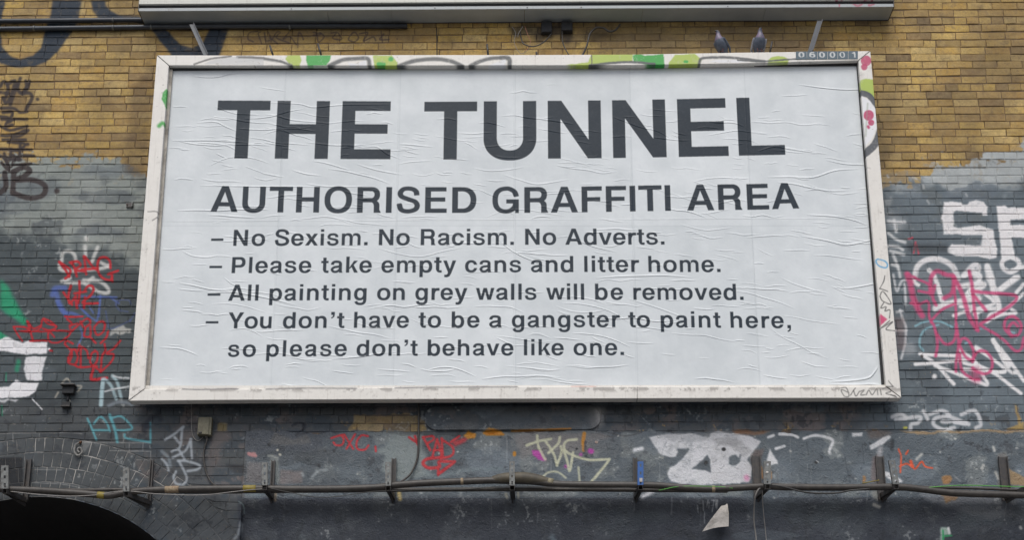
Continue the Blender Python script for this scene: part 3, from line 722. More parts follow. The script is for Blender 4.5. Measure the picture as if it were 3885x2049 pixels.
YP = 0.055                                   # poster surface
pp = Canvas(-3.2, 3.2, Z0 - .12, Z0 + 3.22, 320, YP, 21)
ink = np.zeros((pp.h, pp.w), np.float32)
b1 = [(800, 601), (1690, 605.5), (2081, 602), (2331, 600), (2579, 596), (2808, 591), (2990, 587)]
draw_text(pp, ink, 'THE', 813, 1481, b1, 220, YP)
draw_text(pp, ink, 'TUNNEL', 1606, 2980, b1, 220, YP)
b2 = [(798, 803), (950, 806), (1445, 808), (1807, 808.5), (1960, 808.5), (2200, 806), (2546, 800.5), (2870, 796), (3040, 791)]
for t, a, b in (('AUTHORISED', 798, 1807), ('GRAFFITI', 1867, 2546), ('AREA', 2607, 3033)):
    draw_text(pp, ink, t, a, b, b2, 98, YP)
for base, words in (
    ([(780, 934), (1400, 931.5), (2000, 929.7), (2600, 928.3)],
     (('-', 799, 846.4), ('No', 884, 1004.8), ('Sexism.', 1041, 1395), ('No', 1437, 1554.4), ('Racism.', 1595.4, 1949.8), ('No', 1992.2, 2110.5), ('Adverts.', 2144.5, 2521.8))),
    ([(780, 1037.5), (1450, 1035), (2300, 1032.7), (2800, 1033)],
     (('-', 793, 841.3), ('Please', 878, 1180), ('take', 1217.2, 1410), ('empty', 1446.3, 1730.4), ('cans', 1764, 1977.8), ('and', 2013.2, 2175.7), ('litter', 2216.7, 2424), ('home.', 2460.3, 2734.7))),
    ([(780, 1142.5), (1450, 1139.5), (2100, 1138), (2850, 1138.8)],
     (('-', 786.3, 834.8), ('All', 865, 979.6), ('painting', 1021, 1390.4), ('on', 1430, 1535.7), ('grey', 1575.3, 1773.3), ('walls', 1805, 2036), ('will', 2072.3, 2216.7), ('be', 2257.7, 2364.4), ('removed.', 2403, 2822))),
    ([(770, 1248), (1500, 1244.5), (2300, 1242.2), (2700, 1244), (3010, 1246.5)],
     (('-', 778.9, 827.3), ('You', 864, 1029.5), ("don't", 1072.3, 1305.2), ('have', 1342.5, 1551), ('to', 1587, 1673), ('be', 1713, 1819), ('a', 1854.8, 1904), ('gangster', 1942, 2351), ('to', 2383.5, 2466.8), ('paint', 2507, 2734.7), ('here,', 2772.4, 3001.5))),
    ([(860, 1355), (1600, 1350.5), (2400, 1348.4)],
     (('so', 862.7, 969.8), ('please', 1009.4, 1315), ("don't", 1352.2, 1583.7), ('behave', 1622, 1948), ('like', 1987.6, 2139), ('one.', 2176.2, 2368)))):
    for t, a, b in words:
        draw_text(pp, ink, t, a, b, base, 61.5, YP)

# creases of the pasted paper, in millimetres of relief
hgt = np.zeros((pp.h, pp.w), np.float32)


def crease(pts, wmm, amp):
    q = smooth(pts, 5)
    pad = wmm * 0.004
    c0 = max(0, int((q[:, 0].min() - pad - pp.x0) * pp.ppm))
    c1 = min(pp.w, int((q[:, 0].max() + pad - pp.x0) * pp.ppm) + 2)
    r0 = max(0, int((q[:, 1].min() - pad - pp.z0) * pp.ppm))
    r1 = min(pp.h, int((q[:, 1].max() + pad - pp.z0) * pp.ppm) + 2)
    if r1 <= r0 or c1 <= c0:
        return
    X = pp.X[None, c0:c1]
    Z = pp.Z[r0:r1, None]
    best = np.full((r1 - r0, c1 - c0), 1e9, np.float32)
    sg = np.zeros_like(best)
    tt = np.zeros_like(best)
    n = len(q) - 1
    for i in range(n):
        xa, za, xb, zb = q[i][0], q[i][1], q[i + 1][0], q[i + 1][1]
        dx, dz = xb - xa, zb - za
        L = dx * dx + dz * dz + 1e-12
        t = np.clip(((X - xa) * dx + (Z - za) * dz) / L, 0, 1)
        d2 = (X - xa - t * dx) ** 2 + (Z - za - t * dz) ** 2
        s = (X - xa) * dz - (Z - za) * dx
        k = d2 < best
        best = np.where(k, d2, best)
        sg = np.where(k, np.sign(s), sg)
        tt = np.where(k, (i + t) / n, tt)
    d = np.sqrt(best) * 1000
    w = np.where(sg > 0, wmm * .75, wmm * 1.5)      # steeper above, long slope below
    h = amp * np.exp(-(d / w) ** 2) * np.clip(np.sin(np.pi * np.clip(tt, 0.02, .98)), 0, 1) ** .6
    np.maximum(hgt[r0:r1, c0:c1], h, out=hgt[r0:r1, c0:c1])


g = np.random.default_rng(5)
for i in range(560):
    L = float(g.choice([.10, .16, .26, .42, .62], p=[.34, .30, .2, .11, .05])) * g.uniform(.7, 1.3)
    x, z = g.uniform(-3.05, 3.0), Z0 + g.uniform(.05, 2.6 if g.random() < .8 else 3.0)
    a = g.normal(-.06, .10)
    if g.random() < .12:
        a = g.normal(-.35, .15)
    k = g.normal(0, .05)
    p = []
    for j in range(5):
        t = j / 4
        p.append((x + t * L, z + t * L * math.sin(a) + k * L * math.sin(t * math.pi) + g.normal(0, .012 * L)))
    crease(p, g.uniform(2.0, 3.6) * (1 + .7 * L), g.uniform(1.5, 3.8) * (0.7 + L))
for s in ("1200,925 1260,890 1330,870 1370,840|0,1020 140,1015 320,990 380,940 410,890|0,1040 200,1045 350,1040 440,1050",):
    for one in s.split('|'):
        crease([tuple(P(a, b, YP)[[0, 2]]) for a, b in pts_of('L', one)], 6.5, 4.5)
for one in ("0,580 120,580 300,605 400,655", "300,598 560,595 740,605", "690,575 850,600 930,605", "1120,570 1380,600 1600,605 1720,630", "1730,620 1850,620 1950,690 2085,740", "2090,590 2200,598 2420,620", "0,370 180,362 290,410 400,455", "700,285 820,300 1000,345 1380,375", "740,165 1040,175 1200,210 1500,185 1980,180", "30,1020 400,1025 700,1030 1280,1030", "1120,1000 1350,1030 1700,1030", "1650,800 1850,860 2100,905", "980,860 1120,900 1260,915"):
    crease([(P(750 + float(a) / 2.718, 330 + float(b) / 2.718, YP)[0], P(750 + float(a) / 2.718, 330 + float(b) / 2.718, YP)[2]) for a, b in (t.split(',') for t in one.split())], 4.2, 3.0)
PC = [P(653, 259, YP), P(3256, 240, YP), P(3349, 1464, YP), P(563, 1468, YP)]


def paper(u, v):
    a = PC[0] * (1 - u) + PC[1] * u
    b = PC[3] * (1 - u) + PC[2] * u
    return b * (1 - v) + a * v


for k in range(1, 6):
    a, b = paper((k - 1) / 5, .502), paper(k / 5, .502)
    crease([(a[0], a[2]), ((a[0] + b[0]) / 2, (a[2] + b[2]) / 2), (b[0], b[2])], 2.6, .9)
    a, b = paper(k / 6, 0), paper(k / 6, 1)
    crease([(a[0], a[2]), ((a[0] + b[0]) / 2, (a[2] + b[2]) / 2), (b[0], b[2])], 3.0, 1.0)
hgt += .35 * pp.n + .12 * vnoise(pp.h, pp.w, 90, 77)
# rain-worn, softly mottled print
pp.rgb[..., 0] = ink
pp.rgb[..., 1] = np.clip(.5 + .35 * vnoise(pp.h, pp.w, 60, 78), 0, 1)
_u = (pp.SX - np.interp(pp.SY, [250, 1466], [653, 563])) / (np.interp(pp.SY, [250, 1466], [3256, 3349]) - np.interp(pp.SY, [250, 1466], [653, 563]))
_v = (pp.SY - 250) / 1216
_sh = np.random.default_rng(6).random((2, 6))[np.clip((_v * 2).astype(int), 0, 1), np.clip((_u * 6).astype(int), 0, 5)]
_sm = np.minimum(np.abs(_u * 6 - np.round(_u * 6)) / 6 * 2700, np.abs(_v * 2 - np.round(_v * 2)) / 2 * 1216)
_run = vnoise(pp.h, pp.w, 30, 91)[int(pp.h * .4)][None, :] * np.ones((pp.h, 1), np.float32)
pp.rgb[..., 1] = np.clip(pp.rgb[..., 1] * .8 + .22 * _sh + .02 - .32 * np.exp(-(_sm / 2.0) ** 2) - .05 * sstep(.2, .7, _run), 0, 1)
pp.rgb[..., 2] = np.clip((hgt + 1) / 9, 0, 1)
him = bpy.data.images.new('poster_relief', pp.w, pp.h, alpha=False, float_buffer=True)
him.colorspace_settings.name = 'Non-Color'
buf = np.ones((pp.h, pp.w, 4), np.float32)
buf[..., 0] = buf[..., 1] = buf[..., 2] = hgt
him.pixels.foreach_set(buf.ravel())
him.update()
pp.a[:] = 1
im_ink = pp.image('poster_print')
im_ink.colorspace_settings.name = 'Non-Color'
# number tiles on the top rail
tile_ink = np.zeros((fr.h, fr.w), np.float32)
for ch, a, b in (('0', 446, 490), ('6', 525, 569), ('0', 598, 640), ('0', 675, 717), ('0', 748, 790), ('1', 838, 866)):
    y = 424 - (a - 446) * .004
    draw_text(fr, tile_ink, ch, 2800 + a / 1.941, 2800 + b / 1.941, [(2800, y / 1.941), (3400, y / 1.941)], 21.5, 0.0)
fr.put(np.s_[:, :], 0.9 * tile_ink * (1 - .5 * sstep(2800 + 520 / 1.941, 2800 + 500 / 1.941, fr.SX) * 0), (206, 208, 206))
im_fr = fr.image('frame_paint')


# ------------------------------------------------------------------ materials
def new_mat(name):
    m = bpy.data.materials.new(name)
    m.use_nodes = True
    nt = m.node_tree
    return m, nt, nt.nodes['Principled BSDF']


def N(nt, t, **kw):
    n = nt.nodes.new(t)
    for k, v in kw.items():
        if k in n.inputs:
            n.inputs[k].default_value = v
        else:
            setattr(n, k, v)
    return n


def noise(nt, scale, detail=4, rough=.55, vec=None):
    n = N(nt, 'ShaderNodeTexNoise')
    n.inputs['Scale'].default_value = scale
    n.inputs['Detail'].default_value = detail
    n.inputs['Roughness'].default_value = rough
    if vec is not None:
        nt.links.new(vec, n.inputs['Vector'])
    return n.outputs['Fac']


def ramp(nt, fac, stops):
    r = N(nt, 'ShaderNodeValToRGB')
    e = r.color_ramp.elements
    while len(e) < len(stops):
        e.new(0.5)
    for el, (p, c) in zip(e, stops):
        el.position = p
        el.color = c if len(c) == 4 else tuple(c) + (1,)
    nt.links.new(fac, r.inputs[0])
    return r.outputs[0]


def mix(nt, fac, a, b, mode='MIX'):
    m = N(nt, 'ShaderNodeMix', data_type='RGBA', blend_type=mode)
    for s, v in ((m.inputs[0], fac), (m.inputs[6], a), (m.inputs[7], b)):
        if hasattr(v, 'links'):
            nt.links.new(v, s)
        else:
            s.default_value = v
    return m.outputs[2]


def math_(nt, op, a, b=0.0, c=None):
    m = N(nt, 'ShaderNodeMath', operation=op)
    vals = [a, b] + ([c] if c is not None else [])
    for i, v in enumerate(vals):
        if hasattr(v, 'links'):
            nt.links.new(v, m.inputs[i])
        else:
            m.inputs[i].default_value = v
    return m.outputs[0]


def grey(v):
    return (v, v, v, 1)


def world_pos(nt):
    return N(nt, 'ShaderNodeNewGeometry').outputs['Position']


def sample(nt, im, cv, pos, interp='Cubic'):
    mp = N(nt, 'ShaderNodeMapping', vector_type='POINT')
    sx, sz = 1 / (cv.x1 - cv.x0), 1 / (cv.z1 - cv.z0)
    sep = N(nt, 'ShaderNodeSeparateXYZ')
    nt.links.new(pos, sep.inputs[0])
    cmb = N(nt, 'ShaderNodeCombineXYZ')
    nt.links.new(math_(nt, 'MULTIPLY_ADD', sep.outputs[0], sx, -cv.x0 * sx), cmb.inputs[0])
    nt.links.new(math_(nt, 'MULTIPLY_ADD', sep.outputs[2], sz, -cv.z0 * sz), cmb.inputs[1])
    nt.nodes.remove(mp)
    t = N(nt, 'ShaderNodeTexImage', interpolation=interp, extension='EXTEND')
    t.image = im
    nt.links.new(cmb.outputs[0], t.inputs[0])
    return t


def bump(nt, bsdf, h, strength=.5, dist=.002, prev=None):
    b = N(nt, 'ShaderNodeBump')
    b.inputs['Strength'].default_value = strength
    b.inputs['Distance'].default_value = dist
    nt.links.new(h, b.inputs['Height'])
    if prev is not None:
        nt.links.new(prev, b.inputs['Normal'])
    nt.links.new(b.outputs[0], bsdf.inputs['Normal'])
    return b.outputs[0]


def mat_brick():
    m, nt, b = new_mat('stock_brick')
    pos = world_pos(nt)
    rnd = N(nt, 'ShaderNodeObjectInfo').outputs['Random']
    at = N(nt, 'ShaderNodeAttribute', attribute_name='tone')
    v = math_(nt, 'FRACT', math_(nt, 'ADD', rnd, at.outputs['Fac']))
    tone = ramp(nt, v, [(0.0, lin((188, 150, 76))), (.18, lin((216, 182, 104))), (.34, lin((170, 134, 74))),
                        (.50, lin((222, 194, 128))), (.62, lin((200, 160, 78))), (.76, lin((136, 110, 74))),
                        (.88, lin((210, 174, 86))), (1.0, lin((104, 86, 66)))])
    n1 = noise(nt, 14, 5, .75, pos)
    n2 = noise(nt, 60, 4, .6, pos)
    n3 = noise(nt, 1.3, 4, .6, pos)
    n4 = noise(nt, 5.0, 4, .6, pos)
    c = mix(nt, ramp(nt, n1, [(.35, grey(0)), (.68, grey(.5))]), tone, lin((202, 180, 128)))
    c = mix(nt, ramp(nt, noise(nt, 22, 4, .7, pos), [(.50, grey(0)), (.66, grey(.6))]), c, lin((138, 118, 90)))
    c = mix(nt, ramp(nt, n2, [(.35, grey(0)), (.72, grey(.45))]), c, lin((140, 112, 74)))
    c = mix(nt, ramp(nt, n3, [(.38, grey(0)), (.64, grey(.60))]), c, lin((100, 84, 62)))
    c = mix(nt, ramp(nt, n4, [(.56, grey(0)), (.70, grey(.40))]), c, lin((92, 78, 60)))
    t = sample(nt, im_wall, wall, pos)
    chip = ramp(nt, noise(nt, 95, 5, .7, pos), [(.30, grey(.25)), (.36, grey(1))])
    al = math_(nt, 'MULTIPLY', t.outputs['Alpha'], chip)
    pc = mix(nt, ramp(nt, n2, [(.35, grey(.0)), (.75, grey(.14))]), t.outputs['Color'], grey(.06))
    c = mix(nt, al, c, pc)
    sp = ramp(nt, noise(nt, 160, 3, .6, pos), [(.70, grey(0)), (.76, grey(.5))])
    c = mix(nt, sp, c, lin((178, 168, 150)))
    nt.links.new(c, b.inputs['Base Color'])
    b.inputs['Roughness'].default_value = .78
    b.inputs['Specular IOR Level'].default_value = .35
    hh = math_(nt, 'ADD', noise(nt, 45, 6, .7, pos), math_(nt, 'MULTIPLY', noise(nt, 220, 3, .6, pos), .5))
    bump(nt, b, hh, .6, .0035)
    return m


def mat_mortar():
    m, nt, b = new_mat('mortar')
    pos = world_pos(nt)
    c = mix(nt, noise(nt, 12, 5, .6, pos), lin((78, 62, 50)), lin((130, 110, 86)))
    t = sample(nt, im_wall, wall, pos)
    pc = mix(nt, .10, t.outputs['Color'], lin((34, 34, 36)))
    c = mix(nt, math_(nt, 'MULTIPLY', t.outputs['Alpha'], .93), c, pc)
    fl = ramp(nt, noise(nt, 9, 5, .75, pos), [(.60, grey(0)), (.68, grey(.45))])
    c = mix(nt, math_(nt, 'MULTIPLY', fl, t.outputs['Alpha']), c, lin((158, 152, 142)))
    nt.links.new(c, b.inputs['Base Color'])
    b.inputs['Roughness'].default_value = .95
    bump(nt, b, noise(nt, 80, 5, .7, pos), .8, .004)
    return m


def mat_arch_mortar():
    m, nt, b = new_mat('arch_mortar')
    pos = world_pos(nt)
    t = sample(nt, im_wall, wall, pos)
    f = ramp(nt, noise(nt, 3.2, 5, .7, pos), [(.42, grey(.10)), (.60, grey(.80))])
    sp = N(nt, 'ShaderNodeSeparateXYZ')
    nt.links.new(pos, sp.inputs[0])
    # below the cable run the joints were painted over
    up = ramp(nt, math_(nt, 'MULTIPLY_ADD', sp.outputs[2], 5.0, -5.0 * (Z0 - .95)), [(0.0, grey(.12)), (1.0, grey(1))])
    f = math_(nt, 'MULTIPLY', f, up)
    c = mix(nt, f, t.outputs['Color'], lin((186, 182, 176)))
    nt.links.new(c, b.inputs['Base Color'])
    b.inputs['Roughness'].default_value = .9
    return m


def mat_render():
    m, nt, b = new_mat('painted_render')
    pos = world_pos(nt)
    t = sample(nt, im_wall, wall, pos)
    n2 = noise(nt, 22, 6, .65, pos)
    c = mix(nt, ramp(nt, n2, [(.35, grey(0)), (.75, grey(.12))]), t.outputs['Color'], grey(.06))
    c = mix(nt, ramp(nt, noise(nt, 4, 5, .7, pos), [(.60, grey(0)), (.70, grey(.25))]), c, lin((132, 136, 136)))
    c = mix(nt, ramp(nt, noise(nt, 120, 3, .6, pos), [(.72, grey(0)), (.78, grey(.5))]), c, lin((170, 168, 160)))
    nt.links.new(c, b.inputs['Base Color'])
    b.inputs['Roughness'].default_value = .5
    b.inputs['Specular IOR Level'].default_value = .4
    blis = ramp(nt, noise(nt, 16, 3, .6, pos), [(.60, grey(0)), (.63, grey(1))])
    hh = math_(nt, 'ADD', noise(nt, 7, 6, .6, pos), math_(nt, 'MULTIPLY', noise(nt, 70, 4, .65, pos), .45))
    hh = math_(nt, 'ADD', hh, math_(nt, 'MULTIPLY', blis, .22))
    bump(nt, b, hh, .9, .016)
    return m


def mat_poster():
    m, nt, b = new_mat('poster_paper')
    pos = world_pos(nt)
    t = sample(nt, im_ink, pp, pos)
    sep = N(nt, 'ShaderNodeSeparateColor')
    nt.links.new(t.outputs['Color'], sep.inputs[0])
    n = noise(nt, 3, 4, .6, pos)
    pap = mix(nt, sep.outputs[1], lin((198, 204, 207)), lin((229, 233, 235)))
    pap = mix(nt, ramp(nt, noise(nt, 26, 5, .7, pos), [(.45, grey(0)), (.8, grey(.18))]), pap, lin((190, 194, 200)))
    ik = mix(nt, n, lin((16, 30, 42)), lin((32, 47, 60)))
    ik = mix(nt, ramp(nt, noise(nt, 40, 5, .7, pos), [(.5, grey(0)), (.8, grey(.25))]), ik, lin((76, 82, 92)))
    c = mix(nt, sep.outputs[0], pap, ik)
    nt.links.new(c, b.inputs['Base Color'])
    b.inputs['Roughness'].default_value = .5
    b.inputs['Specular IOR Level'].default_value = .3
    h = sample(nt, him, pp, pos, 'Cubic')
    bump(nt, b, h.outputs['Color'], 1.0, .0016)
    return m


def mat_frame(c0=(230, 226, 219), tile=False, name='frame_paintwork'):
    m, nt, b = new_mat('number_tile_enamel' if tile else name)
    pos = world_pos(nt)
    t = sample(nt, im_fr, fr, pos)
    base = lin((74, 94, 106)) if tile else lin(c0)
    n = noise(nt, 9, 6, .7, pos)
    c = mix(nt, ramp(nt, n, [(.45, grey(0)), (.75, grey(.16))]), base, lin((168, 160, 152)) if not tile else lin((96, 110, 116)))
    if not tile:
        st = N(nt, 'ShaderNodeMapping')
        nt.links.new(pos, st.inputs[0])
        st.inputs['Scale'].default_value = (18, 18, 1.4)
        c = mix(nt, ramp(nt, noise(nt, 2.2, 4, .6, st.outputs[0]), [(.56, grey(0)), (.72, grey(.22))]), c, lin((128, 114, 100)))
    if tile:
        a = math_(nt, 'MULTIPLY', t.outputs['Alpha'], 1.0)
        sepc = N(nt, 'ShaderNodeSeparateColor')
        nt.links.new(t.outputs['Color'], sepc.inputs[0])
        a = math_(nt, 'MULTIPLY', a, ramp(nt, sepc.outputs[2], [(.52, grey(0)), (.60, grey(1))]))
    else:
        a = t.outputs['Alpha']
    c = mix(nt, a, c, t.outputs['Color'])
    nt.links.new(c, b.inputs['Base Color'])
    b.inputs['Roughness'].default_value = .42
    bump(nt, b, noise(nt, 30, 5, .65, pos), .35, .003)
    return m


def mat_plain(name, c, rough=.6, metal=0.0, var=.35, scale=25, c2=None, spec=.5, bmp=.2, bd=.002, streak=False):
    m, nt, b = new_mat(name)
    tc = N(nt, 'ShaderNodeTexCoord').outputs['Object'] if not streak else world_pos(nt)
    c2 = c2 or tuple(v * .6 for v in c)
    f = ramp(nt, noise(nt, scale, 6, .68, tc), [(.35, grey(0)), (.75, grey(var * 2 if var < .5 else 1))])
    cc = mix(nt, f, lin(c), lin(c2))
    nt.links.new(cc, b.inputs['Base Color'])
    b.inputs['Roughness'].default_value = rough
    b.inputs['Metallic'].default_value = metal
    b.inputs['Specular IOR Level'].default_value = spec
    if bmp:
        bump(nt, b, noise(nt, scale * 2.5, 5, .65, tc), bmp, bd)
    return m


M_BRICK, M_MORTAR, M_ARCHM, M_REND, M_POST = mat_brick(), mat_mortar(), mat_arch_mortar(), mat_render(), mat_poster()
M_FRAME, M_TILE = mat_frame(), mat_frame(tile=True)
M_GALV = mat_plain('weathered_galvanised_steel', (128, 130, 128), .45, .55, .45, 30, (62, 58, 54))
M_DSTEEL = mat_plain('dark_dirty_steel', (62, 62, 64), .5, .3, .4, 30, (92, 84, 76))
M_CABLE = mat_plain('dusty_black_cable_sheath', (54, 50, 48), .5, 0, .35, 22, (84, 79, 72), bmp=.3)
M_CABLE2 = mat_plain('thin_black_cable_sheath', (44, 43, 43), .5, 0, .3, 22, (80, 78, 74))
M_JOINT = mat_plain('dirty_joint_closure', (92, 84, 68), .6, 0, .5, 12, (58, 54, 48), bmp=.4)
M_BLUE = mat_plain('blue_painted_steel', (34, 92, 164), .45, 0, .3, 30, (60, 84, 120))
M_YEL = mat_plain('yellow_tape', (140, 124, 48), .6, 0, .4, 40, (110, 98, 50))
M_CREAM = mat_plain('peeling_cream_tape', (160, 146, 120), .7, 0, .6, 50, (104, 66, 44), bmp=.5)
M_GREENW = mat_plain('green_wire_sheath', (92, 168, 70), .5, 0, .1)
M_SOFFIT = mat_plain('grey_casing_paint', (176, 184, 188), .33, .1, .3, 2.2, (142, 150, 156), streak=True, bmp=.08)
M_CASE = mat_plain('pale_casing_paint', (196, 196, 190), .5, 0, .4, 5, (138, 136, 128), streak=True)
M_CASEL = mat_plain('aluminium_lip', (150, 156, 158), .4, .2, .4, 14, (96, 98, 100), streak=True)
M_CASE = mat_frame((206, 206, 198), name='pale_casing_paint')
M_CASEL = mat_frame((164, 170, 172), name='aluminium_lip')
M_DARK = mat_plain('black_and_gap_shade', (34, 36, 40), .7, 0, .3, 12, (52, 48, 44), streak=True)
M_LINER = mat_plain('dirty_cream_liner', (182, 176, 166), .6, 0, .5, 8, (96, 90, 82), streak=True)
M_PIPE = mat_plain('grey_conduit', (70, 74, 80), .38, .35, .3, 12, (46, 46, 50))
M_BOX = mat_plain('dirty_junction_box_plastic', (116, 112, 92), .6, 0, .45, 20, (70, 66, 56))
M_TANK = mat_plain('dark_panel_paint', (60, 64, 72), .32, 0, .35, 5, (80, 78, 80), streak=True, bmp=.15, bd=.006)
M_PAPER = mat_plain('peeling_sticker_paper', (200, 194, 188), .7, 0, .45, 16, (140, 134, 126), bmp=.6, bd=.01)
M_TUN = mat_plain('sooty_tunnel_brick', (30, 29, 31), .9, 0, .4, 9, (20, 19, 21), streak=True)
M_ROAD = mat_plain('asphalt', (96, 96, 97), .9, 0, .4, 30, (48, 48, 50), streak=True)
M_PAVE = mat_plain('paving_stone', (150, 147, 142), .85, 0, .4, 6, (96, 92, 88), streak=True)
M_KERB = mat_plain('granite_kerb', (120, 118, 114), .8, 0, .4, 30, (90, 88, 86))
M_PIG = mat_plain('slate_feathers', (104, 111, 124), .75, 0, .4, 40, (72, 78, 90), spec=.3)
M_PIGN = mat_plain('iridescent_neck_feathers', (128, 106, 132), .5, .1, .45, 26, (84, 108, 106))
M_PIGW = mat_plain('pale_wing_feathers', (186, 188, 196), .75, 0, .45, 60, (96, 98, 108))
M_BEAK = mat_plain('dark_beak_horn', (50, 46, 46), .5, 0, .1)
M_FOOT = mat_plain('pink_bird_leg', (120, 84, 82), .6, 0, .2)
M_EYE = mat_plain('orange_eye', (176, 86, 30), .3, 0, .1, bmp=0)
M_CERE = mat_plain('white_cere', (190, 188, 184), .7, 0, .1)
M_RUST = mat_plain('rusted_iron', (70, 56, 46), .8, .1, .5, 20, (110, 74, 50), bmp=.5)
M_COP = mat_plain('bare_wire', (176, 120, 96), .5, .2, .2)
M_WIRE = mat_plain('pale_wire', (150, 146, 142), .5, 0, .2)


# ------------------------------------------------------------------ object helpers
def tag(o, label=None, cat=None, group=None, kind=None):
    for k, v in (('label', label), ('category', cat), ('group', group), ('kind', kind)):
        if v:
            o[k] = v
    return o


def empty(name, loc=(0, 0, 0)):
    o = bpy.data.objects.new(name, None)
    o.empty_display_size = .1
    col.objects.link(o)
    o.location = Vector(loc)
    return o


def link(name, me, mat, parent=None, loc=None):
    o = bpy.data.objects.new(name, me)
    col.objects.link(o)
    if mat is not None and not me.materials:
        me.materials.append(mat)
    if loc is not None:
        o.location = Vector(loc)
    if parent is not None:
        o.parent = parent
        o.matrix_parent_inverse = Matrix.Translation(-parent.location)
    return o


def mesh(name, verts, faces, mat=None, parent=None, smooth_=False, recalc=True):
    """mesh in world coordinates, origin moved to its centre"""
    v = np.array(verts, float)
    c = (v.min(0) + v.max(0)) / 2
    me = bpy.data.meshes.new(name)
    me.from_pydata([tuple(p) for p in v - c], [], faces)
    if recalc:
        bm = bmesh.new()
        bm.from_mesh(me)
        bmesh.ops.recalc_face_normals(bm, faces=bm.faces)
        bm.to_mesh(me)
        bm.free()
    if smooth_:
        me.polygons.foreach_set('use_smooth', [True] * len(me.polygons))
    return link(name, me, mat, parent, c)


def bevel(o, w, seg=2):
    m = o.modifiers.new('bevel', 'BEVEL')
    m.width = w
    m.segments = seg
    m.limit_method = 'ANGLE'
    return o


def box(name, x0, x1, y0, y1, z0, z1, mat, parent=None, bv=0.0, shear=0.0, lean=0.0):
    """lean: x shift of the top edge"""
    v = [(x0, y0, z0), (x1, y0, z0), (x1, y1, z0), (x0, y1, z0),
         (x0 + lean, y0, z1), (x1 + lean, y0, z1), (x1 + lean, y1, z1), (x0 + lean, y1, z1)]
    f = [(0, 1, 2, 3), (4, 7, 6, 5), (0, 4, 5, 1), (1, 5, 6, 2), (2, 6, 7, 3), (3, 7, 4, 0)]
    o = mesh(name, v, f, mat, parent)
    if bv:
        bevel(o, bv)
    return o


def tube_data(pts, r, n=10, caps=True):
    p = [Vector(a) for a in pts]
    rs = r if hasattr(r, '__len__') else [r] * len(p)
    V, F = [], []
    up = Vector((0, 0, 1))
    prev = None
    for i, a in enumerate(p):
        t = (p[min(i + 1, len(p) - 1)] - p[max(i - 1, 0)])
        t.normalize()
        if prev is None:
            x = t.cross(up)
            if x.length < .1:
                x = t.cross(Vector((0, 1, 0)))
            x.normalize()
        else:
            x = prev - t * prev.dot(t)
            x.normalize()
        prev = x
        y = t.cross(x)
        for k in range(n):
            an = 2 * math.pi * k / n
            V.append(tuple(a + (x * math.cos(an) + y * math.sin(an)) * rs[i]))
    for i in range(len(p) - 1):
        for k in range(n):
            a, b = i * n + k, i * n + (k + 1) % n
            F.append((a, b, b + n, a + n))
    if caps:
        F.append(tuple(range(n))[::-1])
        F.append(tuple(range((len(p) - 1) * n, len(p) * n)))
    return V, F


def tube(name, pts, r, mat, parent=None, n=10, sm=True, sub=6):
    q = np.array(pts, float)
    if sm and len(q) > 2:
        if hasattr(r, '__len__'):
            q4 = np.hstack([q, np.array(r)[:, None]])
            q4 = smooth(q4, sub)
            q, r = q4[:, :3], list(q4[:, 3])
        else:
            q = smooth(q, sub)
    V, F = tube_data(q, r, n)
    return mesh(name, V, F, mat, parent, True)


# ------------------------------------------------------------------ ground and street
def quad_sheet(name, x0, x1, y0, y1, z, mat):
    o = mesh(name, [(x0, y0, z), (x1, y0, z), (x1, y1, z), (x0, y1, z)], [(0, 1, 2, 3)], mat)
    return tag(o, kind='structure')


ground = quad_sheet('ground', -150, 150, -150, 60, -.13, M_ROAD)
road = quad_sheet('road', -60, 60, -14, -2.6, -.126, M_ROAD)
pv = box('pavement', -20, 20, -2.45, YW + .02, -.12, 0, M_PAVE)
tag(pv, kind='structure')
kb = box('kerb', -20, 20, -2.6, -2.453, -.12, .004, M_KERB, bv=.01)
tag(kb, kind='structure')

# ------------------------------------------------------------------ wall geometry
COURSE = 0.0767
JT = 0.0064
zc0 = P(200, 224)[2]
zc0 -= COURSE * math.floor(zc0 / COURSE)           # height of the lowest bed joint
WX0, WX1, WZ1 = -7.2, 7.2, Z0 + 6.6
AC = P(150, 2576)
AX, AZ = float((P(150, 1886)[0] + P(150, 1886)[0]) / 2), float(AC[2])
AX = float(P(150, 1886)[0])
AR = float(P(150, 1886)[2] - AZ)
RINGS = [AR + 0.004 + .1285 * i for i in range(5)]
ROUT = RINGS[-1]
XB = float(P(930, 1700)[0])                         # left edge of the rendered band
ZB1, ZB0 = float(P(1940, 1640)[2]), float(P(1940, 1890)[2])

XL = float(P(912, 1980)[0])
wall_root = tag(empty('brick_wall', (0, YW, 0)), 'tall yellow stock brick wall, grey painted below, behind the framed poster', 'wall')
arch_root = tag(empty('brick_arch', (AX, YW, AZ)), 'dark painted brick arch of four rings at the lower left', 'arch')


def brick_shape(x0, x1, z0, z1, yf, g, depth=.03, ar=.004):
    """12-50 triangle brick face: side skirt, worn arris, front"""
    w, h = x1 - x0, z1 - z0
    j = .0027
    ring = [(0, 0), (.5, 0), (1, 0), (1, .5), (1, 1), (.5, 1), (0, 1), (0, .5)]
    V = []
    for lay, (ins, yy) in enumerate(((-.001, depth), (.0, ar), (.0042, 0.0))):
        for a, b in ring:
            x = x0 + a * w + (ins if a == 0 else -ins if a == 1 else 0)
            z = z0 + b * h + (ins if b == 0 else -ins if b == 1 else 0)
            if lay:
                x += g.uniform(-j, j)
                z += g.uniform(-j, j)
            V.append((x, yf + yy + (g.uniform(-.0012, .0012) if lay == 2 else 0), z))
    F = []
    for l in (0, 1):
        for k in range(8):
            a, b = l * 8 + k, l * 8 + (k + 1) % 8
            F.append((a, b, b + 8, a + 8))
    F.append(tuple(range(16, 24)))
    return V, F


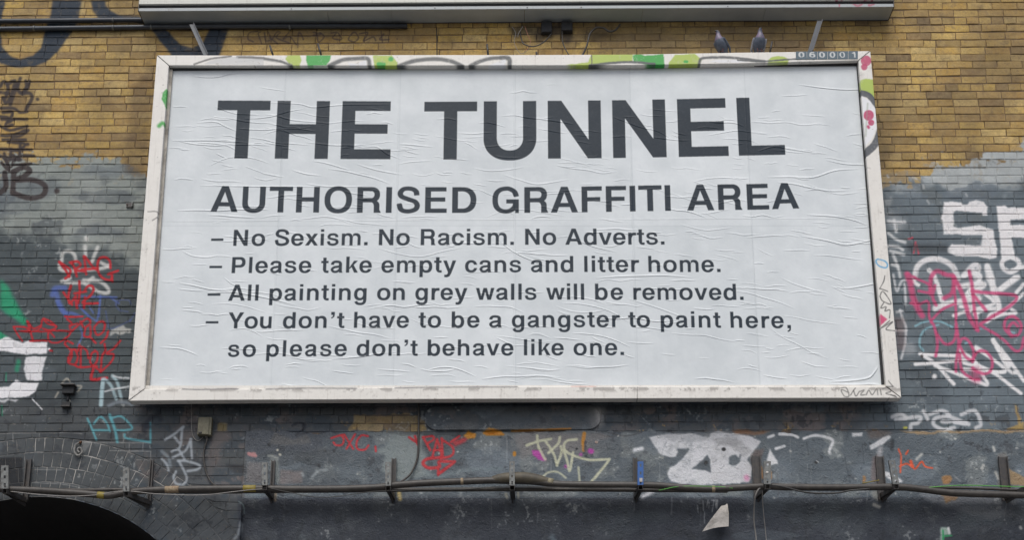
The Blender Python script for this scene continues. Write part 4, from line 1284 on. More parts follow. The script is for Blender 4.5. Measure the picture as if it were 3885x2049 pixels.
gB = random.Random(3)
cells = []                                          # (x0,x1,z0,z1,yface,kind)
hdr_rows = {int((P(100, 1560)[2] - zc0) / COURSE), int((P(100, 1215)[2] - zc0) / COURSE) - 0}
row = 0
while True:
    z0 = zc0 + row * COURSE
    if z0 > WZ1:
        break
    hdr = row in hdr_rows or row % 9 == 4
    step = .1125 if hdr else .2245
    x = WX0 - (.056 if hdr else (.112 if row % 2 else 0)) + gB.uniform(-.012, .012)
    while x < WX1:
        ww = step
        if not hdr and gB.random() < .05:
            ww = .1125
        ww *= gB.uniform(.985, 1.015)
        wav = .004 * math.sin(x * .9 + row * .7) + .002 * math.sin(x * 3.1 + row)
        cells.append((x + .0024, x + ww - .0024, z0 + JT / 2 + wav, z0 + COURSE - JT / 2 + wav, YW + gB.uniform(-.0028, .0028), hdr or ww < .18))
        x += ww
    row += 1


def allowed(c):
    x0, x1, z0, z1 = c[:4]
    mx, mz = (x0 + x1) / 2, (z0 + z1) / 2
    if mz < AZ and abs(mx - AX) < ROUT - .05:
        return False
    if mz >= AZ and math.hypot(mx - AX, mz - AZ) < ROUT - .03:
        return False
    if mx > XB and z0 < ZB1 - .045:
        return False
    return True


cells = [((c[0], min(c[1], XB - .003)) + c[2:]) if (c[0] < XB - .02 and c[1] > XB - .003 and c[2] < ZB1 - .045) else c for c in cells]
cells = [c for c in cells if allowed(c) and c[2] > .0]


def crosses_arch(c):
    return any((z >= AZ and math.hypot(x - AX, z - AZ) < ROUT + .006) or (z < AZ and abs(x - AX) < ROUT) for x in c[:2] for z in c[2:4])


def hidden(c):
    px, py = to_px((c[0] + c[1]) / 2, YW, (c[2] + c[3]) / 2)
    if not (0 < px < W and 0 < py < H):
        return True
    t = (py - 200) / 1320
    if 0 < t < 1 and 595 - 108 * t < px < 3302 + 118 * t:
        return True
    return py < 112 and 500 < px < 3400


std_w = .2245 - .0048
cand = [i for i, c in enumerate(cells) if not c[5] and not (c[1] < XB + .01 and c[3] < Z0 - .2 and c[0] > -3.6) and not crosses_arch(c) and not hidden(c)]
cand.sort(key=lambda i: (CAM[0] - (cells[i][0] + cells[i][1]) / 2) ** 2 + (CAM[2] - cells[i][2]) ** 2)
single = set(cand[:300])
variants = []
for k in range(14):
    V, F = brick_shape(-std_w / 2, std_w / 2, -(COURSE - JT) / 2, (COURSE - JT) / 2, 0, gB)
    me = bpy.data.meshes.new('brick')
    me.from_pydata(V, [], F)
    me.materials.append(M_BRICK)
    variants.append(me)
proto = None
for i in sorted(single):
    x0, x1, z0, z1, yf, _ = cells[i]
    o = bpy.data.objects.new('brick', variants[i % 14])
    col.objects.link(o)
    o.parent = wall_root
    o.location = ((x0 + x1) / 2, yf - YW, (z0 + z1) / 2)
    o.scale = ((x1 - x0) / std_w, 1, 1)
VV, FF, TT = [], [], []
for i, c in enumerate(cells):
    if i in single:
        continue
    V, F = brick_shape(*c[:4], c[4] * .3 + YW * .7 + .0022 if (c[1] < XB + .01 and c[3] < Z0 - .2 and c[0] > -3.6) else c[4], gB)
    if crosses_arch(c):
        q = []
        for x, y, z in V:
            if z >= AZ:
                d = math.hypot(x - AX, z - AZ)
                if d < ROUT + .006:
                    k = (ROUT + .006) / max(d, .01)
                    x, z = AX + (x - AX) * k, AZ + (z - AZ) * k
            elif abs(x - AX) < ROUT + .006:
                x = AX + math.copysign(ROUT + .006, x - AX)
            q.append((x, y, z))
        V = q
    b0 = len(VV)
    VV += V
    FF += [tuple(b0 + k for k in f) for f in F]
    TT += [gB.random()] * len(V)
me = bpy.data.meshes.new('brickwork')
me.from_pydata(VV, [], FF)
at = me.attributes.new('tone', 'FLOAT', 'POINT')
at.data.foreach_set('value', TT)
bw = link('brickwork', me, M_BRICK, None, (0, 0, 0))
bw.parent = wall_root
bw.matrix_parent_inverse = Matrix.Translation(-wall_root.location)
bw['kind'] = 'stuff'

# mortar bed with the arch cut out
arc = [(AX + AR * math.cos(a), AZ + AR * math.sin(a)) for a in np.linspace(0, math.pi, 49)]


def wall_sheet(name, y, z_top, mat, parent, xr0, xr1, inner=AR):
    A = [(AX + inner * math.cos(a), AZ + inner * math.sin(a)) for a in np.linspace(0, math.pi, 49)]
    V, F = [], []
    # columns either side plus fans over the arch, all triangulated by strips
    zc = AZ + math.sqrt(max(0.0, inner ** 2 - (XL - AX) ** 2))
    A = [(x, z) for x, z in A if x < XL - .01]
    pts = [(xr1, ZB0 + .012), (XL, ZB0 + .012), (XL, zc)] + A + [(AX - inner, 0)] + [(xr0, 0), (xr0, z_top), (xr1, z_top)]
    bm = bmesh.new()
    vs = [bm.verts.new((x, y, z)) for x, z in pts]
    f = bm.faces.new(vs)
    f.normal_update()
    if f.normal.y > 0:
        f.normal_flip()
    bmesh.ops.triangulate(bm, faces=[f])
    me = bpy.data.meshes.new(name)
    bm.to_mesh(me)
    bm.free()
    o = link(name, me, mat, None)
    if parent:
        o.parent = parent
        o.matrix_parent_inverse = Matrix.Translation(-parent.location)
    return o


wall_sheet('mortar_bed', YW + .0052, WZ1, M_MORTAR, wall_root, WX0, WX1, ROUT - .002)

# arch rings
nv = 0
for i in range(4):
    r0, r1 = RINGS[i] + .0028, RINGS[i + 1] - .0028
    rm = (r0 + r1) / 2
    n = int(math.pi * rm / .0775)
    da = math.pi / n
    V0 = []
    hw0, hw1 = (da * r0 - .005) / 2, (da * r1 - .005) / 2
    vs = []
    for k in range(3):
        V, F = brick_shape(-hw1, hw1, r0 - rm, r1 - rm, 0, gB, ar=.0022)
        V = [(x * ((hw0 + (hw1 - hw0) * ((z + rm - r0) / (r1 - r0))) / hw1), y, z) for x, y, z in V]
        me = bpy.data.meshes.new('brick')
        me.from_pydata(V, [], F)
        me.materials.append(M_BRICK)
        vs.append(me)
    for k in range(n):
        a = (k + .5) * da
        if AX + rm * math.cos(a) + .03 > XL:
            continue
        o = bpy.data.objects.new('brick', vs[k % 3])
        col.objects.link(o)
        o.parent = arch_root
        o.location = (rm * math.cos(a), gB.uniform(-.002, .002) - .001, rm * math.sin(a))
        o.rotation_euler = (0, math.pi / 2 - a, 0)
        nv += 1
V, F = [], []
na = 64
for k in range(na + 1):
    a = math.pi * k / na
    for r in (AR, ROUT):
        V.append((min(AX + r * math.cos(a), XL), YW + .0022, AZ + r * math.sin(a)))
for k in range(na):
    F.append((2 * k, 2 * k + 1, 2 * k + 3, 2 * k + 2))
b0 = len(V)
for sx in (-1, 1):
    b0 = len(V)
    V += [(AX + sx * AR, YW + .0035, 0), (min(AX + sx * ROUT, XL), YW + .0035, 0), (min(AX + sx * ROUT, XL), YW + .0035, AZ), (AX + sx * AR, YW + .0035, AZ)]
    F.append((b0, b0 + 1, b0 + 2, b0 + 3))
mesh('mortar_bed', V, F, M_ARCHM, arch_root)
# barrel vault behind the arch
V, F = [], []
prof = [(AX + AR, 0)] + arc + [(AX - AR, 0)]
for y in (YW + .0035, 9.0):
    V += [(x, y, z) for x, z in prof]
n = len(prof)
for k in range(n - 1):
    F.append((k, k + 1, n + k + 1, n + k))
F.append(tuple(range(n, 2 * n)))
tun = mesh('tunnel', V, F, M_TUN)
tag(tun, kind='structure')
tf = quad_sheet('tunnel_floor', AX - AR, AX + AR, YW + .021, 9.0, .002, M_PAVE)

# rendered band with a broken upper edge, proud of the brick
gr = random.Random(9)
xs = np.arange(XB, WX1 + .01, .028)
top = []
tz = 0
for i, x in enumerate(xs):
    tz = tz * .72 + gr.gauss(0, .0075)
    px = to_px(x, YW, ZB1)[0]
    zz = P(px, np.interp(px, [900, 1300, 1600, 2200, 2500, 2900, 3300, 3885, 5200], [1634, 1640, 1652, 1634, 1648, 1638, 1640, 1636, 1636]))[2]
    top.append(zz + tz)
V, F = [], []
YBF = YW - .005
for x, t in zip(xs, top):
    V += [(x, YBF, ZB0), (x, YBF, t - .006), (x, YBF + .006, t + gr.uniform(-.002, .002)), (x, YW + .02, t), (x, YW + .02, ZB0)]
for i in range(len(xs) - 1):
    a, b = i * 5, i * 5 + 5
    for k in range(3):
        F.append((a + k, b + k, b + k + 1, a + k + 1))
F.append((0, 1, 2, 3, 4))
mesh('render_coat', V, F, M_REND, wall_root)

# beam below: coved shoulder, then a face leaning back
beam = tag(empty('lintel_beam', (0, YW, ZB0 - 1)), 'long dark grey painted beam under the cable brackets, right of the arch', 'beam')
ZL = float(P(1940, 2049)[2]) - .75
XL = float(P(912, 1980)[0])
prof = [(YBF + .001, ZB0), (YBF + .004, ZB0 - .03), (YBF + .016, ZB0 - .065), (YBF + .04, ZB0 - .10), (YBF + .062, ZB0 - .16),
        (YBF + .075, ZB0 - .26), (YBF + .085, ZL + .02), (YBF + .09, ZL), (YW + .6, ZL)]
xs2 = [XL, XL + .01] + list(np.arange(XL + .3, WX1, .4)) + [WX1]
V, F = [], []
for x in xs2:
    V += [(x, y, z) for y, z in prof]
n = len(prof)
for i in range(len(xs2) - 1):
    for k in range(n - 1):
        F.append((i * n + k, i * n + k + 1, i * n + n + k + 1, i * n + n + k))
b0 = len(V)
V += V[:n]
cap_ = [b0 + k for k in range(n)]
mesh('beam_end', V[b0:], [tuple(range(n))], M_REND, beam)
V = V[:b0]
mesh('beam_face', V, F, M_REND, beam, True)
box('beam_reveal', XL - .004, XL - .0005, YW + .007, YW + .45, 0, ZB0 + .01, M_REND, beam)
lw = box('retaining_panel', XL, WX1, YW + .02, YW + .5, 0, ZL - .004, M_REND)
tag(lw, 'dark grey painted wall below the long beam', 'wall')

# ------------------------------------------------------------------ framed poster
bb = tag(empty('billboard', (0, .04, Z0)), 'large white framed poster board reading THE TUNNEL fixed to the brick wall', 'billboard')


def rail(name, outer, inner, y0=0.0, y1=.085, mat=M_FRAME, bv=.005, parent=bb):
    n = len(outer)
    o = [P(a, b, 0) for a, b in outer]
    i = [P(a, b, 0) for a, b in inner]
    V, F = [], []
    for p, q in zip(o, i):
        V += [(p[0], y0, p[2]), (q[0], y0, q[2]), (q[0], y1, q[2]), (p[0], y1, p[2])]
    for k in range(n - 1):
        a, b = 4 * k, 4 * k + 4
        for s in range(4):
            F.append((a + s, a + (s + 1) % 4, b + (s + 1) % 4, b + s))
    F += [(0, 1, 2, 3), (4 * n - 4, 4 * n - 3, 4 * n - 2, 4 * n - 1)]
    ob = mesh(name, V, F, mat, parent)
    if bv:
        bevel(ob, bv)
    return ob


TO = [(596, 208), (900, 208.6), (1500, 207), (2100, 206.5), (2400, 205), (2800, 198), (3301.5, 192)]
TI = [(641, 247), (900, 248), (1500, 248), (2100, 247), (2400, 246), (2800, 240), (3256, 228)]
BO = [(488, 1522), (900, 1518.5), (1800, 1515), (2700, 1512), (3419, 1511)]
BI = [(548, 1477), (900, 1477), (1800, 1468), (2700, 1467), (3361, 1468)]
rail('top_rail', TO, TI)
rail('bottom_rail', BO, BI)
rail('left_rail', [(595, 208.5), (541, 865), (487, 1521.5)], [(640, 247.5), (594, 862), (547, 1476.5)])
rail('right_rail', [(3302.5, 192.5), (3360, 850), (3420, 1510.5)], [(3257, 228.5), (3308, 848), (3362, 1467.5)])


def strip(name, pts, y, mat, w=4):
    """thin liner between frame and paper, set back from the rail face"""
    a = [P(p, q, y) for p, q in pts]
    V = [(p[0], y, p[2]) for p in a] + [(p[0], y + .012, p[2]) for p in a]
    n = len(a)
    F = [tuple(range(n)), tuple(range(n, 2 * n))[::-1]] + [(k, (k + 1) % n, n + (k + 1) % n, n + k) for k in range(n)]
    return mesh(name, V, F, mat, bb)


strip('liner', [(630, 235), (3270, 215), (3262, 246), (645, 264)], .040, M_DARK)  # dark colour puts in the shade beneath the top rail
strip('liner', [(625, 262), (655, 262), (566, 1468), (535, 1468)], .036, M_LINER)
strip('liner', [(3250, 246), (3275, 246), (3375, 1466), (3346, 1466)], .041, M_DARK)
strip('liner', [(530, 1464), (3380, 1461), (3390, 1495), (530, 1500)], .034, M_FRAME)
# backing panel
a = [PC[0] + (-.05, 0, .05), PC[1] + (.05, 0, .05), PC[2] + (.05, 0, -.05), PC[3] + (-.05, 0, -.05)]
V = [(p[0], YP + .004, p[2]) for p in a] + [(p[0], .084, p[2]) for p in a]
mesh('backing_board', V, [(0, 1, 2, 3), (7, 6, 5, 4), (0, 4, 5, 1), (1, 5, 6, 2), (2, 6, 7, 3), (3, 7, 4, 0)], M_DARK, bb)
# twelve pasted sheets
gs = random.Random(4)
for i in range(6):
    for j in range(2):
        u0, u1 = i / 6, (i + 1) / 6
        v0, v1 = (0, .502) if j == 0 else (.502, 1)
        V, F = [], []
        nx, nz = 3, 3
        yb = YP - .0007 * ((i + j) % 2)
        for r in range(nz + 1):
            for c in range(nx + 1):
                uu = u0 + (u1 - u0) * c / nx
                vv = v0 + (v1 - v0) * r / nz
                p = paper(uu, vv)
                ex = gs.uniform(-.0025, .0025) if (j == 0 and r == 0) or (j == 1 and r == nz) else 0
                V.append((p[0], yb, p[2] + ex))
        for r in range(nz):
            for c in range(nx):
                a = r * (nx + 1) + c
                F.append((a, a + 1, a + nx + 2, a + nx + 1))
        mesh('poster_sheet', V, F, M_POST, bb)
# six enamel number tiles on the top rail
edges = [425, 508, 585, 660, 735, 812, 884]
for k in range(6):
    q = []
    for ex, top_ in ((edges[k] + 1.5, 1), (edges[k + 1] - 1.5, 1), (edges[k + 1] - 1.5, 0), (edges[k] + 1.5, 0)):
        y = (377 - (ex - 425) * .008) if top_ else (434 - (ex - 425) * .008)
        q.append(P(2800 + ex / 1.941, y / 1.941, -.004))
    V = [(p[0], -.004, p[2]) for p in q] + [(p[0], .003, p[2]) for p in q]
    mesh('number_tile', V, [(0, 1, 2, 3), (7, 6, 5, 4), (0, 4, 5, 1), (1, 5, 6, 2), (2, 6, 7, 3), (3, 7, 4, 0)], M_TILE, bb)
# stub pins along the top edge
for a, b in (((1024, 172), (1036, 210)), ((1206, 165), (1219, 210)), ((1848, 167), (1852, 210)), ((2738, 167), (2733, 202)), ((2929, 157), (2921, 198)), ((2035, 196), (2036, 208))):
    tube('pin', [P(*a, .04), P(*b, .04)], .009, M_DSTEEL, bb, 8, False)
for a, b in (((728, 92), (782, 210)), ((3110, 78), (3074, 194))):
    p, q = P(*a, .06), P(*b, .04)
    V = []
    for pt in (p, q):
        V += [(pt[0] - .022, pt[1] - .004, pt[2]), (pt[0] + .022, pt[1] - .004, pt[2]), (pt[0] + .022, pt[1] + .004, pt[2]), (pt[0] - .022, pt[1] + .004, pt[2]),
              ]
    F = [(0, 1, 2, 3), (4, 5, 6, 7)] + [(k, (k + 1) % 4, 4 + (k + 1) % 4, 4 + k) for k in range(4)]
    mesh('stay', V, F, M_PIPE, bb)
    V = [(x + .019, y - .012, z) for x, y, z in V]
    V = [(p[0] + .018, p[1] - .03, p[2]), (p[0] + .024, p[1] - .03, p[2]), (p[0] + .024, p[1] + .004, p[2]), (p[0] + .018, p[1] + .004, p[2]),
         (q[0] + .018, q[1] - .03, q[2]), (q[0] + .024, q[1] - .03, q[2]), (q[0] + .024, q[1] + .004, q[2]), (q[0] + .018, q[1] + .004, q[2])]
    mesh('stay_flange', V, F, M_PIPE, bb)
for x in (-2.9, -1.0, 1.0, 2.9):
    for z in (Z0 + .12, Z0 + 2.95):
        box('wall_bracket', x - .03, x + .03, .085, YW + .004, z - .03, z + .03, M_DSTEEL, bb)

# ------------------------------------------------------------------ casing above
cs = tag(empty('overhead_casing', (0, .1, Z0 + 3.63)), 'long grey metal casing jutting from the wall above the poster board', 'casing')
zl = float(P(554, 92)[2])
zr = float(P(3364, 76)[2])
XA, XZ = float(P(554, 92)[0]) - .012, float(P(3364, 76)[0]) + .012
zof = lambda x: zl + (zr - zl) * (x - XA) / (XZ - XA)
cuts = [XA] + [float(P(a, 86, .1)[0]) for a in (1245, 1485, 1990, 2437, 2900)] + [XZ]
for a, b in zip(cuts[:-1], cuts[1:]):
    a2, b2 = a + .0015, b - .0015
    V = [(a2, .012, zof(a2)), (b2, .012, zof(b2)), (b2, YW - .006, zof(b2)), (a2, YW - .006, zof(a2))]
    V += [(x, y, z + .012) for x, y, z in V]
    mesh('soffit_panel', V, [(0, 1, 2, 3), (7, 6, 5, 4), (0, 4, 5, 1), (1, 5, 6, 2), (2, 6, 7, 3), (3, 7, 4, 0)], M_SOFFIT, cs)


def beam_x(name, ya, yb, za, zb, mat, bv=.003, x0=XA, x1=XZ):
    V = [(x0, ya, zof(x0) + za), (x1, ya, zof(x1) + za), (x1, yb, zof(x1) + za), (x0, yb, zof(x0) + za),
         (x0, ya, zof(x0) + zb), (x1, ya, zof(x1) + zb), (x1, yb, zof(x1) + zb), (x0, yb, zof(x0) + zb)]
    o = mesh(name, V, [(0, 1, 2, 3), (4, 7, 6, 5), (0, 4, 5, 1), (1, 5, 6, 2), (2, 6, 7, 3), (3, 7, 4, 0)], mat, cs)
    return bevel(o, bv) if bv else o


beam_x('back_lip', YW - .005, YW + .0, -.006, .03, M_DSTEEL, 0)
beam_x('lower_lip', -.006, .0115, -.002, .030, M_CASEL)
beam_x('shadow_groove', .010, .05, .031, .066, M_DARK, 0, XA + .004, XZ - .004)
beam_x('fascia', -.012, .05, .067, .62, M_CASE, .004, XA - .004, XZ + .004)
beam_x('top_cover', .051, YW - .002, .60, .62, M_CASE, 0)
for x, s in ((XA, -1), (XZ, 1)):
    box('end_cap', x + s * .001, x + s * .008, -.004, YW - .002, zof(x) + .002, zof(x) + .6, M_DSTEEL, cs)
for a in (1104, 1650, 2000, 2205, 2760):
    p = PZ(a, 33, zof(0))
    tube('rivet', [(p[0], -.007, zof(p[0]) + .012), (p[0], -.010, zof(p[0]) + .012)], .005, M_DSTEEL, cs, 6, False)

# ------------------------------------------------------------------ conduits at the top left
def conduit(name, px, r, label):
    root = tag(empty(name, P(*px[0], YW - r)), label, 'conduit', 'conduits clipped along the top of the wall')
    tube('pipe', [P(a, b, YW - r - .004) for a, b in px], r, M_PIPE, root, 12, False)
    return root


c1 = conduit('conduit', [(-700, 84), (0, 79), (560, 74), (900, 70)], .021, 'upper of the two grey pipes running into the end of the casing')
c2 = conduit('conduit', [(-700, 116), (0, 109), (560, 102), (1000, 99), (1545, 98)], .022, 'lower of the two grey pipes, passing under the overhead casing')
for (x, y), rt, r in (((430, 76), c1, .021), ((430, 104), c2, .022), ((130, 107), c2, .022), ((575, 102), c2, .022), ((1100, 103), c2, .022)):
    p = P(x, y, YW - r - .004)
    tube('saddle_clip', [(p[0] - .008, p[1], p[2]), (p[0] + .008, p[1], p[2])], r + .004, M_GALV, rt, 12, False)

# ------------------------------------------------------------------ loose cables above the poster
def wire(name, reg, pts, w, Y, mat, label, cat='cable', group=None, jitter=0.0):
    k = REG[reg][2]
    q = pts_of(reg, pts)
    ys = Y if hasattr(Y, '__len__') else [Y] * len(q)
    o = tube(name, [P(a, b, yy) for (a, b), yy in zip(q, ys)], w / k / 437 / 2, mat, None, 8)
    return tag(o, label, cat, group)


wire('loose_cable', 'C', '190,300 200,370 230,430 330,450 430,400 500,320', 13, [.16, .13, .11, .10, .12, .15], M_CABLE, 'U shaped black cable loop hanging under the casing, left of the pair')
wire('loose_cable', 'C', '600,250 600,360 615,440 660,525 690,560', 12, [.16, .13, .12, .11, .11], M_CABLE, 'single dark cable dropping behind the frame between two loops')
wire('loose_cable', 'C', '780,560 810,515 845,430 870,330 930,270 1000,270 1060,305 1120,290 1165,235', 20, [.14, .13, .12, .12, .12, .13, .13, .14, .15], M_CABLE, 'thick S shaped black cable bending up into the casing')
wire('loose_wire', 'C', '110,258 145,320 130,400 160,480 200,520 260,490 290,440', 5, .12, M_WIRE, 'thin pale wire curling behind the cable loop', 'wire')
wire('loose_wire', 'C', '235,255 265,340 290,400 270,460 230,500', 5, .11, M_COP, 'thin copper coloured wire dangling under the casing', 'wire')
wire('loose_wire', 'C', '215,255 175,320 165,360', 5, .10, M_WIRE, 'short pale wire end hanging from the casing edge', 'wire')
wire('loose_wire', 'B', '1468,200 1470,300 1472,415', 7, YW - .006, M_CABLE2, 'straight vertical wire stapled to the bricks above the poster', 'wire')
p = P(1900 + 450 / 2.576, 250 / 2.576)
for k, (xa, xb, ya, yb) in enumerate(((395, 500, 235, 345), (590, 700, 235, 330))):
    q0, q1 = P(1900 + xa / 2.576, yb / 2.576), P(1900 + xb / 2.576, ya / 2.576)
    rt = tag(empty('cable_box', ((q0[0] + q1[0]) / 2, YW - .03, q0[2])), ['left black cable box tucked under the casing', 'right black cable box tucked under the casing'][k], 'junction box', 'black boxes under the casing')
    box('box_body', q0[0], q1[0], YW - .045, YW - .002, q0[2], q1[2], M_DARK, rt, .004)
    box('box_lid', q0[0] + .004, q1[0] - .004, YW - .052, YW - .0455, q0[2] + .004, q1[2] - .004, M_DARK, rt, .002)


# ------------------------------------------------------------------ pigeons
def loft(name, secs, mat, parent, n=16):
    """secs: (centre, axis-right radius, axis-up radius, tangent)"""
    V, F = [], []
    for c, ra, rb, x, y in secs:
        for k in range(n):
            a = 2 * math.pi * k / n
            V.append(tuple(Vector(c) + Vector(x) * ra * math.cos(a) + Vector(y) * rb * math.sin(a)))
    for i in range(len(secs) - 1):
        for k in range(n):
            a, b = i * n + k, i * n + (k + 1) % n
            F.append((a, b, b + n, a + n))
    F.append(tuple(range(n)))
    F.append(tuple(range((len(secs) - 1) * n, len(secs) * n)))
    return mesh(name, V, F, mat, parent, True)


def pigeon(foot, turn, scale, label, headturn=0.0, pale=False):
    """upright resting pigeon; local x = ahead, z = up"""
    root = tag(empty('pigeon', foot), label, 'pigeon', 'pigeons perched on the poster frame')
    R = Matrix.Rotation(turn, 3, 'Z')

    def T(x, y, z):
        v = R @ Vector((x, y * (1.0 if z > .03 else 1), z if z < .012 else z - .016))
        return Vector(foot) + v * scale

    def D(x, y, z):
        return (R @ Vector((x, y, z)))

    # spine from tail root to crown, sections perpendicular to it
    sp = [(-.075, .030, .004, .004), (-.062, .042, .024, .018), (-.040, .062, .044, .036), (-.014, .088, .057, .050),
          (.012, .116, .058, .053), (.030, .144, .048, .046), (.038, .168, .034, .034), (.040, .188, .024, .025),
          (.042, .204, .020, .021), (.048, .218, .0195, .020), (.054, .230, .015, .014), (.056, .237, .005, .005)]
    secs = []
    for i, (x, z, ra, rb) in enumerate(sp):
        a, b = sp[max(i - 1, 0)], sp[min(i + 1, len(sp) - 1)]
        t = Vector((b[0] - a[0], 0, b[1] - a[1])).normalized()
        nrm = Vector((-t.z, 0, t.x))
        secs.append((T(x, 0, z), ra * scale, rb * scale, D(0, 1, 0), D(*nrm)))
    body = loft('body', secs, M_PIG, root)
    body.data.materials.append(M_PIGN)
    for pl in body.data.polygons:
        zz = (body.location + pl.center).z - foot[2]
        if .125 * scale < zz < .20 * scale:
            pl.material_index = 1
    # folded wings
    for s in (-1, 1):
        sec = []
        for x, z, l, h in ((.030, .128, .004, .010), (.018, .118, .011, .030), (-.012, .098, .012, .038), (-.045, .074, .010, .030), (-.080, .046, .006, .018), (-.112, .024, .003, .008), (-.122, .016, .001, .002)):
            off = .064 if x > -.05 else .042 if x > -.1 else .026
            sec.append((T(x, s * (off - .004), z), l * scale, h * scale, D(0, 1, 0), D(.6, 0, .8)))
        loft('wing', sec, M_PIGW if pale else M_PIG, root, 12)
    sec = [(T(-.07, 0, .052), .020 * scale, .008 * scale, D(0, 1, 0), D(.6, 0, .8)), (T(-.11, 0, .018), .022 * scale, .006 * scale, D(0, 1, 0), D(.6, 0, .8)),
           (T(-.150, 0, -.018), .026 * scale, .003 * scale, D(0, 1, 0), D(.6, 0, .8))]
    loft('tail', sec, M_PIG, root, 10)
    tube('beak', [T(.070, 0, .221), T(.084, 0, .217), T(.094, 0, .211)], [.0055 * scale, .004 * scale, .001 * scale], M_BEAK, root, 8)
    tube('cere', [T(.072, 0, .2255), T(.080, 0, .2225)], [.004 * scale, .002 * scale], M_CERE, root, 8, False)
    for s in (-1, 1):
        tube('eye', [T(.060, s * .0155, .219), T(.060, s * .0185, .2192)], .0034 * scale, M_EYE, root, 8, False)
        tube('leg', [T(.0, s * .018, .066), T(.004, s * .019, .035), T(.0, s * .019, .006)], [.009 * scale, .004 * scale, .0032 * scale], M_FOOT, root, 8)
        for an in (-.5, 0, .5, math.pi):
            L = .026 if an != math.pi else .014
            tube('toe', [T(0, s * .019, .004), T(L * math.cos(an), s * .019 + L * math.sin(an), .002)], .0022 * scale, M_FOOT, root, 6, False)
    return root


zt = P(2740, 200.5, 0.03)
pigeon((float(zt[0]) - .005, .03, float(zt[2]) + .003), math.radians(222), .93, 'dark slate pigeon on the poster frame, left of the two')
zt = P(2880, 197, 0.03)
pigeon((float(zt[0]) + .003, .03, float(zt[2]) + .003), math.radians(-80), .95, 'pigeon with paler grey wings on the poster frame, right of the two', pale=True)

# ------------------------------------------------------------------ fittings on the wall
def px_box(reg, xa, xb, ya, yb, Y=YW):
    k = REG[reg]
    a = P(k[0] + xa / k[2], k[1] + yb / k[2], Y)
    b = P(k[0] + xb / k[2], k[1] + ya / k[2], Y)
    return a[0], b[0], a[2], b[2]


x0, x1, z0, z1 = px_box('G', 1850, 1990, 205, 375, YW - .05)
jb = tag(empty('junction_box', ((x0 + x1) / 2, YW, z0)), 'square dirty beige junction box under the left end of the poster', 'junction box')
box('box_body', x0, x1, YW - .05, YW - .001, z0, z1, M_BOX, jb, .005)
box('lid', x0 + .004, x1 - .018, YW - .058, YW - .0505, z0 + .004, z1 - .004, M_BOX, jb, .003)
box('latch', x0 + .012, x0 + .04, YW - .068, YW - .0585, z0 + .012, z0 + .026, M_DSTEEL, jb, .002)
tube('gland', [((x0 + x1) / 2 + .012, YW - .025, z0 + .002), ((x0 + x1) / 2 + .012, YW - .025, z0 - .018)], .010, M_DSTEEL, jb, 10, False)
wire('hanging_cable', 'G', '1945,375 1940,440 1920,500 1912,580 1925,680 1950,760 1985,820 2030,858', 15, [YW - .025, YW - .02] + [YW - .012] * 4 + [YW - .03, YW - .08], M_CABLE, 'dark cable running from the beige junction box down to the cable run')
wire('hanging_wire', 'G', '1797,70 1797,200 1800,330 1820,400 1860,430 1905,395 1910,370', 5, YW - .006, M_WIRE, 'thin pale wire looping up to the poster beside the junction box', 'wire')
wire('hanging_cable', 'H', '1562,170 1562,300 1560,480 1552,650 1500,780 1440,840 1395,868', 17, [YW - .02] * 4 + [YW - .03, YW - .05, YW - .08], M_CABLE, 'dark cable hanging beside the rounded panel to the cable run')
# broken lamp fitting
lf = tag(empty('lamp_fitting', P(260, 1480)), 'broken dark wall lamp fitting left of the poster foot', 'lamp fitting')
x0, x1, z0, z1 = px_box('F', 630, 785, 985, 1060, YW - .03)
box('cap', x0, x1, YW - .075, YW - .001, z1 - .012, z1, M_DSTEEL, lf, .003)
box('housing', x0 + .012, x1 - .012, YW - .045, YW - .001, z0 - .012, z1 - .0125, M_DARK, lf, .004)
x0, x1, z0, z1 = px_box('F', 630, 730, 1155, 1215, YW - .03)
box('lower_plate', x0, x1, YW - .05, YW - .001, z0 + .004, z0 + .014, M_DSTEEL, lf, .002)
box('terminal_block', x0 + .006, x1 - .006, YW - .032, YW - .001, z0 + .0145, z1, M_DARK, lf, .002)
tube('stem', [((x0 + x1) / 2 + .004, YW - .012, z1), ((x0 + x1) / 2 + .006, YW - .012, z1 + .07)], .010, M_DARK, lf, 8, False)
x0, x1, z0, z1 = px_box('E', 1082, 1145, 378, 418, YW - .02)
sb = tag(empty('cable_clamp', ((x0 + x1) / 2, YW, z0)), 'small grey clamp on the painted bricks left of the poster frame', 'clamp')
box('clamp_base', x0, x1, YW - .014, YW - .001, z0, z1, M_DSTEEL, sb, .002)
tube('clamp_bolt', [(x0 + .008, YW - .014, (z0 + z1) / 2), (x0 + .008, YW - .026, (z0 + z1) / 2)], .005, M_RUST, sb, 8, False)
box('clamp_jaw', x1 - .012, x1 - .002, YW - .03, YW - .0145, z0 + .002, z1 - .001, M_GALV, sb, .002)
# rope-like iron ring
rg = tag(empty('mooring_ring', P(300, 1700)), 'knotted whitish iron ring hanging on the dark arch', 'ring')
tube('ring', [P(*q, YW - .018) for q in pts_of('G', '750,445 712,470 698,520 715,560 745,565 770,535 760,500 735,500 730,525 748,540')], .0085, mat_plain('paint_caked_iron', (150, 148, 144), .8, 0, .6, 40, (70, 70, 70), bmp=.6), rg, 8)
tube('eye_bolt', [P(*q, yy) for q, yy in zip(pts_of('G', '752,448 760,438'), (YW - .03, YW + .004))], .011, M_RUST, rg, 8, False)
